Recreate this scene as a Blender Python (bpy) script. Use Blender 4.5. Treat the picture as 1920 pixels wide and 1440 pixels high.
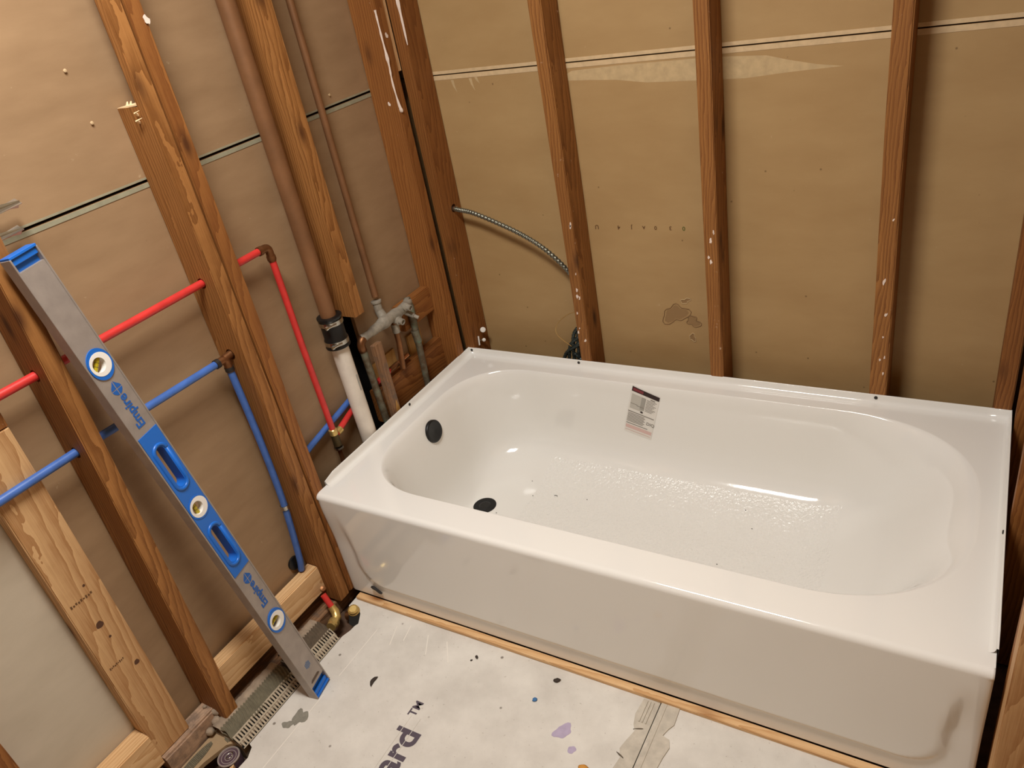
import bpy, bmesh, math, random
from mathutils import Vector, Matrix
from mathutils.bvhtree import BVHTree
random.seed(7)
for o in list(bpy.data.objects): bpy.data.objects.remove(o, do_unlink=True)
S = bpy.context.scene; COL = S.collection
R = math.radians; PI = math.pi

# ------------------------------------------------------------------ camera, world, lamp, exposure
cam = bpy.data.cameras.new('camera'); cam.sensor_width = 36; cam.lens = 1454.4/1920*36; cam.clip_start = .02
co = bpy.data.objects.new('camera', cam); COL.objects.link(co)
def rotvec(r):
    th = math.sqrt(sum(c*c for c in r)); return Matrix.Rotation(th, 3, Vector(r))
_m = rotvec((2.0843, 0.4406, -0.4895))           # world -> camera (x right, y down, z forward)
_r = [_m[0], -_m[1], -_m[2]]
co.matrix_world = Matrix(((_r[0][0], _r[1][0], _r[2][0], 1.4254), (_r[0][1], _r[1][1], _r[2][1], -1.0368),
                          (_r[0][2], _r[1][2], _r[2][2], 1.516), (0, 0, 0, 1)))
S.camera = co
w = bpy.data.worlds.new('world'); S.world = w; w.use_nodes = True
w.node_tree.nodes['Background'].inputs[0].default_value = (1, .9, .78, 1)
w.node_tree.nodes['Background'].inputs[1].default_value = .0
S.view_settings.view_transform = 'Standard'; S.view_settings.look = 'None'
S.view_settings.exposure = 0.0; S.view_settings.gamma = 1; S.view_settings.use_curve_mapping = False
LX, LY, LZ = .64, -.48, 2.32
la = bpy.data.lights.new('ceiling_lamp_light', 'AREA'); la.shape = 'RECTANGLE'; la.size = .60; la.size_y = .26
la.energy = 35.5; la.color = (1, .98, .94)
lo = bpy.data.objects.new('ceiling_lamp_light', la); COL.objects.link(lo); lo.location = (LX, LY, LZ-.002)

# ------------------------------------------------------------------ helpers
def lin(c):
    f = lambda v: v/12.92 if v <= .04045 else ((v+.055)/1.055)**2.4
    return tuple(f(v/255) for v in c)+(1,)
def obj(name, me, mat=None, parent=None, kind=None):
    o = bpy.data.objects.new(name, me); COL.objects.link(o)
    if mat:
        if isinstance(mat, (list, tuple)):
            for m in mat: me.materials.append(m)
        elif not me.materials: me.materials.append(mat)
    if parent: o.parent = parent
    if kind: o['kind'] = kind
    return o
def mesh(bm, smooth=False, angle=None):
    bmesh.ops.recalc_face_normals(bm, faces=bm.faces)
    if smooth:
        for f in bm.faces: f.smooth = True
    if angle:
        for e in bm.edges:
            if len(e.link_faces) == 2 and e.calc_face_angle(0) > R(angle): e.smooth = False
    me = bpy.data.meshes.new('m'); bm.to_mesh(me); bm.free(); return me
def tag(o, label, cat, group=None):
    o['label'] = label; o['category'] = cat
    if group: o['group'] = group
    return o
def thing(name, label, cat, loc=(0, 0, 0), group=None):
    o = bpy.data.objects.new(name, None); COL.objects.link(o); o.location = loc; o.empty_display_size = .05
    return tag(o, label, cat, group)
def struct(name, me, mat): return obj(name, me, mat, None, 'structure')
def bx(bm, x0, x1, y0, y1, z0, z1, bev=0, seg=1):
    r = bmesh.ops.create_cube(bm, size=1)
    for v in r['verts']:
        v.co = Vector(((x0+x1)/2+v.co.x*(x1-x0), (y0+y1)/2+v.co.y*(y1-y0), (z0+z1)/2+v.co.z*(z1-z0)))
    if bev:
        ed = list({e for v in r['verts'] for e in v.link_edges})
        bmesh.ops.bevel(bm, geom=ed, offset=bev, segments=seg, affect='EDGES', profile=.6)
def boxm(x0, x1, y0, y1, z0, z1, bev=0, seg=1):
    bm = bmesh.new(); bx(bm, x0, x1, y0, y1, z0, z1, bev, seg); return mesh(bm)
def frames(pts):
    pts = [Vector(p) for p in pts]; out = []; n = len(pts)
    up = Vector((.13, .27, .95)).normalized(); prev = None
    for i in range(n):
        t = (pts[min(i+1, n-1)]-pts[max(i-1, 0)]).normalized()
        if prev is None:
            a = up if abs(t.dot(up)) < .9 else Vector((1, 0, 0))
            u = (a-t*a.dot(t)).normalized()
        else: u = (prev-t*prev.dot(t)).normalized()
        prev = u; out.append((pts[i], u, t.cross(u)))
    return out
def tube(bm, pts, rad, seg=16, caps=True):
    fr = frames(pts); rings = []
    for i, (p, u, v) in enumerate(fr):
        r = rad
        if isinstance(rad, (list, tuple)):
            q = i/(len(fr)-1)*(len(rad)-1); j = min(int(q), len(rad)-2); r = rad[j]+(rad[j+1]-rad[j])*(q-j)
        rings.append([bm.verts.new(p+(u*math.cos(a)+v*math.sin(a))*r) for a in [2*PI*k/seg for k in range(seg)]])
    for a, b in zip(rings, rings[1:]):
        for k in range(seg): bm.faces.new((a[k], a[(k+1) % seg], b[(k+1) % seg], b[k]))
    if caps: bm.faces.new(rings[0]); bm.faces.new(rings[-1][::-1])
def tubem(pts, rad, seg=16, angle=40):
    bm = bmesh.new(); tube(bm, pts, rad, seg); return mesh(bm, True, angle)
def spline(pts, n=12):
    P = [Vector(p) for p in pts]; out = []
    for i in range(len(P)-1):
        a, b, c, d = P[max(i-1, 0)], P[i], P[i+1], P[min(i+2, len(P)-1)]
        for k in range(n):
            t = k/n
            out.append(.5*((2*b)+(c-a)*t+(2*a-5*b+4*c-d)*t*t+(3*b-a-3*c+d)*t**3))
    return out+[P[-1]]
def lathe(bm, prof, axis_o, axis_d, seg=24):
    # profile of (radius, height) along axis_d
    d = Vector(axis_d).normalized(); a = Vector((0, 0, 1)) if abs(d.z) < .9 else Vector((1, 0, 0))
    u = d.cross(a).normalized(); v = d.cross(u); o = Vector(axis_o); rings = []
    for r, h in prof:
        rings.append([bm.verts.new(o+d*h+(u*math.cos(t)+v*math.sin(t))*max(r, 1e-5)) for t in [2*PI*k/seg for k in range(seg)]])
    for p, q in zip(rings, rings[1:]):
        for k in range(seg): bm.faces.new((p[k], p[(k+1) % seg], q[(k+1) % seg], q[k]))
    bm.faces.new(rings[0][::-1]); bm.faces.new(rings[-1])
def lathem(prof, o, d, seg=24, angle=40):
    bm = bmesh.new(); lathe(bm, prof, o, d, seg); return mesh(bm, True, angle)
def plate(bm, outer, holes, z0, z1):
    # flat plate in local XY with holes, thickness z0..z1
    for z in (z0, z1):
        ed = []
        for lp in [outer]+holes:
            vs = [bm.verts.new((p[0], p[1], z)) for p in lp]
            ed += [bm.edges.new((vs[i], vs[(i+1) % len(vs)])) for i in range(len(vs))]
        bmesh.ops.triangle_fill(bm, use_beauty=True, edges=ed)
    for lp in [outer]+holes:
        n = len(lp)
        for i in range(n):
            a, b = lp[i], lp[(i+1) % n]
            bm.faces.new([bm.verts.new((a[0], a[1], z0)), bm.verts.new((b[0], b[1], z0)), bm.verts.new((b[0], b[1], z1)), bm.verts.new((a[0], a[1], z1))])
    bmesh.ops.remove_doubles(bm, verts=bm.verts, dist=1e-6)
def stadium(cx, y0, y1, r, n=10):
    p = [(cx+r*math.cos(t), y1-r+r*math.sin(t)) for t in [PI*k/n for k in range(n+1)]]
    return p+[(cx+r*math.cos(t), y0+r+r*math.sin(t)) for t in [PI+PI*k/n for k in range(n+1)]]
def circle(cx, cy, r, n=32, a0=0, a1=2*PI):
    full = abs(a1-a0-2*PI) < 1e-6
    return [(cx+r*math.cos(a0+(a1-a0)*k/(n if full else n-1)), cy+r*math.sin(a0+(a1-a0)*k/(n if full else n-1))) for k in range(n)]
def blob(bm, pts3, thick):
    # thin sheet polygon extruded along 'thick' vector
    t = Vector(thick); a = [bm.verts.new(Vector(p)) for p in pts3]; b = [bm.verts.new(Vector(p)+t) for p in pts3]
    bm.faces.new(a); bm.faces.new(b[::-1])
    for i in range(len(a)): bm.faces.new((a[i], a[(i+1) % len(a)], b[(i+1) % len(a)], b[i]))
def blobm(pts3, thick):
    bm = bmesh.new(); blob(bm, pts3, thick); return mesh(bm)
def wob(cx, cy, rx, ry, n=18, amp=.25, rot=0, seed=0):
    rr = random.Random(seed); ph = [rr.uniform(0, 6.3) for _ in range(3)]; out = []
    for k in range(n):
        t = 2*PI*k/n; r = 1+amp*(.5*math.sin(2*t+ph[0])+.35*math.sin(3*t+ph[1])+.3*math.sin(5*t+ph[2]))
        x, y = rx*r*math.cos(t), ry*r*math.sin(t)
        out.append((cx+x*math.cos(rot)-y*math.sin(rot), cy+x*math.sin(rot)+y*math.cos(rot)))
    return out
def textm(s, size, bold=0., ext=.0002, align='LEFT', space=1.):
    cu = bpy.data.curves.new('t', 'FONT'); cu.body = s; cu.size = size; cu.offset = bold; cu.extrude = ext
    cu.align_x = align; cu.space_character = space
    o = bpy.data.objects.new('t', cu); COL.objects.link(o)
    bpy.context.view_layer.update()
    me = bpy.data.meshes.new_from_object(o.evaluated_get(bpy.context.evaluated_depsgraph_get()))
    bpy.data.objects.remove(o); bpy.data.curves.remove(cu); return me
def drill(o, cutter_mesh):
    c = bpy.data.objects.new('cut', cutter_mesh); COL.objects.link(c)
    md = o.modifiers.new('b', 'BOOLEAN'); md.object = c; md.operation = 'DIFFERENCE'; md.solver = 'EXACT'
    bpy.context.view_layer.update()
    me = bpy.data.meshes.new_from_object(o.evaluated_get(bpy.context.evaluated_depsgraph_get()))
    o.modifiers.clear(); o.data = me; bpy.data.objects.remove(c)

# ------------------------------------------------------------------ materials
def base(name, rough=.5, metal=0, spec=.5):
    m = bpy.data.materials.new(name); m.use_nodes = True; nt = m.node_tree; b = nt.nodes['Principled BSDF']
    b.inputs['Roughness'].default_value = rough; b.inputs['Metallic'].default_value = metal
    b.inputs['Specular IOR Level'].default_value = spec
    return m, nt, b
def N(nt, t, **kw):
    n = nt.nodes.new(t)
    for k, v in kw.items(): setattr(n, k, v)
    return n
def coords(nt, scale, rnd=True):
    tc = N(nt, 'ShaderNodeTexCoord'); mp = N(nt, 'ShaderNodeMapping'); mp.inputs['Scale'].default_value = scale
    nt.links.new(tc.outputs['Object'], mp.inputs['Vector'])
    if rnd:
        oi = N(nt, 'ShaderNodeObjectInfo'); mu = N(nt, 'ShaderNodeMath', operation='MULTIPLY'); mu.inputs[1].default_value = 37
        nt.links.new(oi.outputs['Random'], mu.inputs[0])
        cb = N(nt, 'ShaderNodeCombineXYZ'); nt.links.new(mu.outputs[0], cb.inputs[2]); nt.links.new(mu.outputs[0], cb.inputs[1])
        nt.links.new(cb.outputs[0], mp.inputs['Location'])
    return mp.outputs[0]
def noise(nt, vec, scale, detail=4, rough=.55, dist=0):
    n = N(nt, 'ShaderNodeTexNoise'); n.inputs['Scale'].default_value = scale; n.inputs['Detail'].default_value = detail
    n.inputs['Roughness'].default_value = rough; n.inputs['Distortion'].default_value = dist
    nt.links.new(vec, n.inputs['Vector']); return n.outputs['Fac']
def ramp(nt, fac, stops):
    r = N(nt, 'ShaderNodeValToRGB'); e = r.color_ramp.elements
    while len(e) < len(stops): e.new(.5)
    for el, (p, c) in zip(e, stops): el.position = p; el.color = c if len(c) == 4 else tuple(c)+(1,)
    nt.links.new(fac, r.inputs[0]); return r.outputs[0]
def mix(nt, fac, a, b, mode='MIX'):
    n = N(nt, 'ShaderNodeMix', data_type='RGBA', blend_type=mode)
    for i, v in ((0, fac), (6, a), (7, b)):
        if hasattr(v, 'is_linked') or hasattr(v, 'links'): nt.links.new(v, n.inputs[i])
        else: n.inputs[i].default_value = v
    return n.outputs[2]
def bump(nt, b, h, dist=.002, strength=.4):
    n = N(nt, 'ShaderNodeBump'); n.inputs['Distance'].default_value = dist; n.inputs['Strength'].default_value = strength
    nt.links.new(h, n.inputs['Height']); nt.links.new(n.outputs[0], b.inputs['Normal'])
def plain(name, c, rough=.5, metal=0, var=0., vs=20, spec=.5, bmp=0):
    m, nt, b = base(name, rough, metal, spec)
    if var:
        v = coords(nt, (1, 1, 1)); f = noise(nt, v, vs, 5)
        lo = tuple(x*(1-var) for x in lin(c)[:3])+(1,); hi = tuple(min(1, x*(1+var)) for x in lin(c)[:3])+(1,)
        nt.links.new(ramp(nt, f, [(.3, lo), (.7, hi)]), b.inputs['Base Color'])
        if bmp: bump(nt, b, f, bmp)
    else: b.inputs['Base Color'].default_value = lin(c)
    return m
def wood(name, dark, light, knot, ring=38, fleck=.0, rough=.62, off=(.05, .012), dirt=None):
    """lumber: grain runs along local Z; growth rings about an axis outside the board"""
    m, nt, b = base(name, rough, 0, .3)
    v = coords(nt, (1, 1, 1))
    tc = N(nt, 'ShaderNodeTexCoord'); mp = N(nt, 'ShaderNodeMapping'); mp.inputs['Location'].default_value = (off[0], off[1], 0)
    mp.inputs['Rotation'].default_value = (R(3), R(-2.4), 0)
    nt.links.new(tc.outputs['Object'], mp.inputs['Vector'])
    st = N(nt, 'ShaderNodeMapping'); st.inputs['Scale'].default_value = (9, 9, 1.5); nt.links.new(v, st.inputs['Vector'])
    wn = N(nt, 'ShaderNodeTexNoise'); wn.inputs['Scale'].default_value = 1.6; wn.inputs['Detail'].default_value = 3
    nt.links.new(st.outputs[0], wn.inputs['Vector'])
    sub = N(nt, 'ShaderNodeVectorMath', operation='MULTIPLY_ADD'); nt.links.new(wn.outputs['Color'], sub.inputs[0])
    sub.inputs[1].default_value = (.05, .05, 0); nt.links.new(mp.outputs[0], sub.inputs[2])
    wv = N(nt, 'ShaderNodeTexWave', wave_type='RINGS', rings_direction='Z', wave_profile='SAW')
    wv.inputs['Scale'].default_value = ring; wv.inputs['Distortion'].default_value = 1.2; wv.inputs['Detail'].default_value = 2
    wv.inputs['Detail Scale'].default_value = 1.5
    nt.links.new(sub.outputs[0], wv.inputs['Vector'])
    fs = N(nt, 'ShaderNodeMapping'); fs.inputs['Scale'].default_value = (1, 1, .025); nt.links.new(v, fs.inputs['Vector'])
    fib = noise(nt, fs.outputs[0], 420, 3, .6)
    f = N(nt, 'ShaderNodeMath', operation='MULTIPLY_ADD'); nt.links.new(fib, f.inputs[0]); f.inputs[1].default_value = .7
    sc = N(nt, 'ShaderNodeMath', operation='MULTIPLY'); nt.links.new(wv.outputs['Fac'], sc.inputs[0]); sc.inputs[1].default_value = .5
    nt.links.new(sc.outputs[0], f.inputs[2])
    mid = tuple((a+c)/2 for a, c in zip(lin(dark), lin(light)))
    col = ramp(nt, f.outputs[0], [(.25, lin(light)), (.6, mid), (.85, lin(dark))])
    big = noise(nt, st.outputs[0], .8, 3)
    col = mix(nt, ramp(nt, big, [(.35, (0, 0, 0)), (.7, (.55, .55, .55))]), col, lin(dark))
    # knots
    ks = N(nt, 'ShaderNodeMapping'); ks.inputs['Scale'].default_value = (11, 11, 4.2); nt.links.new(v, ks.inputs['Vector'])
    vo = N(nt, 'ShaderNodeTexVoronoi'); vo.inputs['Scale'].default_value = 1; nt.links.new(ks.outputs[0], vo.inputs['Vector'])
    col = mix(nt, ramp(nt, vo.outputs['Distance'], [(.05, (1, 1, 1)), (.14, (.25, .25, .25)), (.2, (0, 0, 0))]), col, lin(knot))
    if fleck:
        sp = noise(nt, v, 48, 5, .72)
        col = mix(nt, ramp(nt, sp, [(.70-fleck*.08, (0, 0, 0)), (.76-fleck*.08, (.7, .7, .7))]), col, lin((205, 180, 155)))
    if dirt:
        dn = noise(nt, v, 26, 6, .7)
        col = mix(nt, ramp(nt, dn, [(.46, (0, 0, 0)), (.64, (.85, .85, .85))]), col, lin(dirt))
    nt.links.new(col, b.inputs['Base Color']); bump(nt, b, f.outputs[0], .0012, .5)
    return m
M = {}
M['stud'] = wood('old_fir', (124, 78, 36), (176, 122, 68), (84, 48, 22), fleck=.15)
M['studdk'] = wood('old_fir_deep', (112, 66, 28), (156, 102, 52), (74, 40, 18), fleck=.15)
M['studred'] = wood('old_fir_red', (122, 73, 33), (168, 112, 58), (84, 48, 22), fleck=.15)
M['studhit'] = wood('old_fir_scuffed', (120, 74, 34), (170, 117, 62), (72, 42, 20), fleck=.45)
M['pine'] = wood('new_pine', (172, 126, 80), (222, 182, 132), (110, 66, 34), ring=24, off=(.03, .02))
M['pale'] = wood('fresh_cut_pine', (200, 154, 104), (232, 196, 148), (150, 98, 54), ring=30)
M['dirty'] = wood('mortar_stained_wood', (120, 84, 56), (168, 130, 96), (80, 52, 34), dirt=(104, 88, 76))
M['dirtyl'] = wood('dusty_pale_wood', (166, 134, 108), (206, 174, 146), (110, 84, 66), dirt=(120, 102, 88))
M['ply'] = wood('old_plywood', (168, 124, 66), (196, 152, 88), (120, 80, 40), ring=14)
def drywall(name, c, c2, sm=.5, fleck=.3, st=2.6):
    m, nt, b = base(name, .55, 0, .35)
    v = coords(nt, (1, 1, 1), False); tc = N(nt, 'ShaderNodeMapping'); tc.inputs['Scale'].default_value = (1, 1, st)
    nt.links.new(v, tc.inputs['Vector'])
    f = noise(nt, tc.outputs[0], 5, 7, .6)
    col = ramp(nt, f, [(.3, lin(c)), (.72, lin(c2))])
    s2 = noise(nt, v, 60, 3, .6)
    col = mix(nt, ramp(nt, s2, [(.72, (0, 0, 0)), (.78, (sm, sm, sm))]), col, lin((206, 184, 150)))
    vo = N(nt, 'ShaderNodeTexVoronoi'); vo.inputs['Scale'].default_value = 15; nt.links.new(v, vo.inputs['Vector'])
    col = mix(nt, ramp(nt, vo.outputs['Distance'], [(.025, (fleck, fleck, fleck)), (.05, (0, 0, 0))]), col, lin((84, 58, 34)))
    nt.links.new(col, b.inputs['Base Color']); bump(nt, b, noise(nt, v, 40, 4), .001, .15)
    return m
M['kraft'] = drywall('kraft_paper_back', (166, 134, 90), (176, 145, 100), .25, .6)
M['kraftl'] = drywall('kraft_paper_pink', (146, 117, 86), (163, 133, 100), .4, .15, 3.6)
M['grey'] = drywall('grey_board', (190, 178, 158), (204, 192, 172), .3, .1)
M['cream'] = plain('cream_edge_tape', (205, 178, 138), .6, var=.1, vs=60)
M['green'] = plain('grey_green_edge', (150, 146, 122), .6, var=.12, vs=40)
M['torn'] = plain('torn_paper', (190, 164, 122), .8, var=.12, vs=50)
M['void'] = plain('painted_shade', (22, 17, 12), .9)  # near-black colour stands in for shade in the wall cavity and lath slots
M['ceil'] = plain('ceiling_white', (190, 172, 148), .8)
M['sub'] = plain('dusty_subfloor', (88, 64, 48), .85, var=.4, vs=30, bmp=.004)
def cement():
    m, nt, b = base('cement_board', .78, 0, .25)
    v = coords(nt, (1, 1, 1), False)
    f = noise(nt, v, 7, 8, .62); col = ramp(nt, f, [(.3, lin((198, 192, 183))), (.68, lin((222, 217, 208)))])
    s = noise(nt, v, 130, 3, .7); col = mix(nt, ramp(nt, s, [(.66, (0, 0, 0)), (.72, (.5, .5, .5))]), col, lin((150, 138, 122)))
    vo = N(nt, 'ShaderNodeTexVoronoi'); vo.inputs['Scale'].default_value = 11; nt.links.new(v, vo.inputs['Vector'])
    col = mix(nt, ramp(nt, vo.outputs['Distance'], [(.03, (.8, .8, .8)), (.055, (0, 0, 0))]), col, lin((96, 84, 72)))
    nt.links.new(col, b.inputs['Base Color']); bump(nt, b, noise(nt, v, 90, 6), .0015, .35); return m
M['cement'] = cement()
def enamel():
    # glossy enamel; the anti-slip zone of the basin floor is pebbled
    m, nt, b = base('white_enamel', .09, 0, .5)
    b.inputs['Base Color'].default_value = lin((236, 234, 228)); b.inputs['Coat Weight'].default_value = .3; b.inputs['Coat Roughness'].default_value = .04
    v = coords(nt, (1, 1, 1), False)
    sx = N(nt, 'ShaderNodeSeparateXYZ'); nt.links.new(v, sx.inputs[0]); cur = None
    for ax, op, val in ((0, 'GREATER_THAN', .33), (0, 'LESS_THAN', 1.188), (1, 'GREATER_THAN', .20), (1, 'LESS_THAN', .648), (2, 'LESS_THAN', .12)):
        q = N(nt, 'ShaderNodeMath', operation=op); nt.links.new(sx.outputs[ax], q.inputs[0]); q.inputs[1].default_value = val
        if cur is None: cur = q.outputs[0]
        else:
            r = N(nt, 'ShaderNodeMath', operation='MULTIPLY'); nt.links.new(cur, r.inputs[0]); nt.links.new(q.outputs[0], r.inputs[1]); cur = r.outputs[0]
    ro = N(nt, 'ShaderNodeMapRange'); nt.links.new(cur, ro.inputs[0]); ro.inputs[3].default_value = .09; ro.inputs[4].default_value = .16; nt.links.new(ro.outputs[0], b.inputs['Roughness'])
    st = N(nt, 'ShaderNodeMapRange'); nt.links.new(cur, st.inputs[0]); st.inputs[3].default_value = .02; st.inputs[4].default_value = .9
    bp = N(nt, 'ShaderNodeBump'); bp.inputs['Distance'].default_value = .0036; nt.links.new(st.outputs[0], bp.inputs['Strength'])
    nt.links.new(noise(nt, v, 130, 2, .5), bp.inputs['Height']); nt.links.new(bp.outputs[0], b.inputs['Normal'])
    cw = N(nt, 'ShaderNodeMapRange'); nt.links.new(cur, cw.inputs[0]); cw.inputs[3].default_value = .3; cw.inputs[4].default_value = 0; nt.links.new(cw.outputs[0], b.inputs['Coat Weight'])
    return m
M['enamel'] = enamel()

M['rubber'] = plain('black_rubber', (13, 13, 13), .45)
M['black'] = plain('hole_shade_black', (8, 7, 6), .7)  # black painted on as the darkness inside open holes
M['chip'] = plain('dark_chip', (34, 30, 28), .5)
M['red'] = plain('red_plastic_pipe', (204, 52, 48), .38, var=.12, vs=30)
M['blue'] = plain('blue_plastic_pipe', (66, 104, 176), .38, var=.15, vs=30)
M['brass'] = plain('brass', (206, 176, 108), .32, .65, var=.15, vs=60)
M['bronze'] = plain('dull_copper', (132, 90, 58), .45, .85, var=.3, vs=25)
M['oldcop'] = plain('brown_copper_stack', (132, 92, 60), .5, .3, var=.18, vs=12)
M['steel'] = plain('bright_steel', (190, 186, 176), .25, 1)
M['valve'] = plain('mortar_crusted_metal', (150, 142, 128), .7, .2, var=.3, vs=50, bmp=.003)
def patina():
    m, nt, b = base('green_patina_copper', .6, .4)
    v = coords(nt, (1, 1, 1)); f = noise(nt, v, 28, 6, .65)
    nt.links.new(ramp(nt, f, [(.38, lin((92, 74, 54))), (.56, lin((118, 114, 96))), (.74, lin((104, 140, 118)))]), b.inputs['Base Color']); return m
M['patina'] = patina()
M['pvc'] = plain('white_plastic_pipe', (224, 214, 200), .4, var=.08, vs=25)
M['alu'] = plain('brushed_aluminium', (166, 156, 148), .5, .45, var=.1, vs=30)
M['lblue'] = plain('level_blue', (28, 104, 196), .35)
M['lblued'] = plain('level_blue_print', (30, 92, 170), .5)
M['white'] = plain('white_plastic', (236, 232, 224), .4)
M['yellow'] = plain('vial_liquid', (176, 156, 30), .15)
M['flex'] = plain('galvanised_flex', (128, 128, 116), .38, .8, var=.15, vs=60)
M['darkw'] = plain('dark_cable', (50, 58, 56), .4, .4, var=.2, vs=80)
M['bwire'] = plain('bare_copper_wire', (206, 170, 110), .35, .7)
M['ink'] = plain('purple_grey_ink', (84, 74, 84), .8)
M['brownink'] = plain('brown_ink', (104, 72, 40), .8)
M['greenink'] = plain('green_ink', (92, 92, 40), .8)
M['lilac'] = plain('lilac_paint', (176, 162, 186), .7, var=.08, vs=60)
M['stain'] = plain('grey_damp_stain', (134, 130, 118), .8, var=.15, vs=90)
M['thin'] = plain('smeared_thinset', (192, 183, 168), .8, var=.14, vs=45, bmp=.003)
M['thinck'] = plain('thinset_crack', (96, 84, 70), .9)
M['ribd'] = plain('grey_green_thinset', (112, 104, 84), .85, var=.22, vs=60, bmp=.002)
M['ribb'] = plain('brown_thinset', (92, 78, 62), .85, var=.22, vs=60, bmp=.002)
M['dust'] = plain('dusty_mortar', (156, 138, 118), .9, var=.22, vs=50, bmp=.004)
M['tanflat'] = plain('tan_board', (166, 140, 106), .7, var=.1, vs=20)
M['lath'] = plain('dirty_metal_lath', (178, 164, 142), .6, .3, var=.15, vs=60)
M['tin'] = plain('tin_lid', (186, 174, 168), .35, .45)
M['crumb'] = plain('dark_crumb', (54, 44, 36), .8)
M['bluecr'] = plain('blue_crumb', (60, 110, 160), .7)
M['orange'] = plain('orange_crumb', (200, 140, 60), .7)
M['paint'] = plain('white_paint_drip', (232, 214, 200), .6, var=.06, vs=80)
M['paper'] = plain('sticker_paper', (226, 222, 214), .5)
M['skblack'] = plain('sticker_black', (44, 26, 24), .5)
M['skred'] = plain('sticker_red', (120, 46, 52), .5)
M['skgrey'] = plain('sticker_grey', (190, 186, 176), .5)
M['skgrey2'] = plain('sticker_mid_grey', (162, 158, 150), .5)
M['sktext'] = plain('sticker_text', (132, 126, 118), .5)
M['skpink'] = plain('sticker_pink', (214, 182, 174), .5)
M['splint'] = plain('splintered_wood', (236, 208, 164), .8, var=.1, vs=70)
M['lampw'] = plain('lamp_white_metal', (230, 228, 222), .4)
m, nt, b = base('lamp_diffuser', .4); b.inputs['Base Color'].default_value = (.9, .9, .9, 1)
b.inputs['Emission Color'].default_value = (1, .975, .925, 1); b.inputs['Emission Strength'].default_value = 6; M['diff'] = m

# ------------------------------------------------------------------ room shell
ZF = -.014
wl = struct('wall_left', boxm(-.26, -.235, -2.3, .99, -.1, 2.35), M['kraftl'])
wb = struct('wall_back', boxm(-.26, 1.80, .99, 1.02, -.1, 2.35), M['kraft'])
wr = struct('wall_right', boxm(1.76, 1.80, -2.3, .99, -.1, 2.35), M['kraft'])
wf = struct('wall_front', boxm(-.26, 1.80, -2.34, -2.30, -.1, 2.35), M['kraftl'])
cl = struct('ceiling', boxm(-.26, 1.80, -2.34, 1.02, 2.35, 2.40), M['ceil'])
fl = struct('floor', boxm(-.26, 1.80, -2.34, 1.02, -.10, -.06), M['sub'])
SEAM = 1.2017
def panel(nm, mat, parent, *b): return obj(nm, boxm(*b), mat, parent)
# left wall boards, their room face at x = -0.089
pl = panel('drywall_panel', M['kraftl'], wl, -.102, -.089, -.60, .875, -.05, SEAM-.003)
panel('drywall_panel', M['kraftl'], wl, -.102, -.089, -2.3, .875, SEAM+.003, 2.35)
panel('drywall_panel', M['grey'], wl, -.102, -.089, -2.3, -.603, -.05, SEAM-.003)
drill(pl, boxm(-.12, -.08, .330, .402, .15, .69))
obj('cavity_shade_sheet', boxm(-.175, -.165, .1, .6, .0, .85), M['void'], wl)  # near-black sheet: the cavity's shade is put into its colour
for y0, y1 in ((-1.2, -.46), (-.41, .875)):
    obj('board_edge', boxm(-.0895, -.0878, y0, y1, SEAM-.0125, SEAM-.0035), M['green'], wl)
    obj('board_edge', boxm(-.0895, -.0884, y0, y1, SEAM+.0035, SEAM+.0075), M['green'], wl)
# back wall boards, room face at y = 0.862
panel('drywall_panel', M['kraft'], wb, -.102, 1.70, .862, .875, -.05, SEAM-.0015)
panel('drywall_panel', M['kraft'], wb, -.102, 1.70, .862, .875, SEAM+.0015, 2.35)
obj('seam_edge', boxm(-.05, 1.63, .8612, .8625, SEAM-.0135, SEAM-.0018), M['cream'], wb)
obj('seam_edge', boxm(-.05, 1.63, .8612, .8625, SEAM+.0018, SEAM+.0105), M['cream'], wb)
T = [(.44, 1.172), (.46, 1.181), (.6, 1.184), (.83, 1.183), (.95, 1.176), (1.0, 1.162), (1.06, 1.148), (1.115, 1.140),
     (1.0, 1.136), (.90, 1.130), (.80, 1.133), (.66, 1.138), (.58, 1.150), (.50, 1.155), (.44, 1.158)]
obj('torn_paper', blobm([(x, .8618, z) for x, z in T], (0, .002, 0)), M['torn'], wb)
for x, z, h in ((.085, 1.186, .035), (.146, 1.186, .034), (.165, 1.188, .018)):
    obj('torn_paper', blobm([(x-.004, .8618, z), (x+.005, .8618, z), (x+.006, .8618, z-h*.4), (x+.010, .8618, z-h), (x, .8618, z-h*.5)], (0, .002, 0)), M['torn'], wb)
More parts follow.
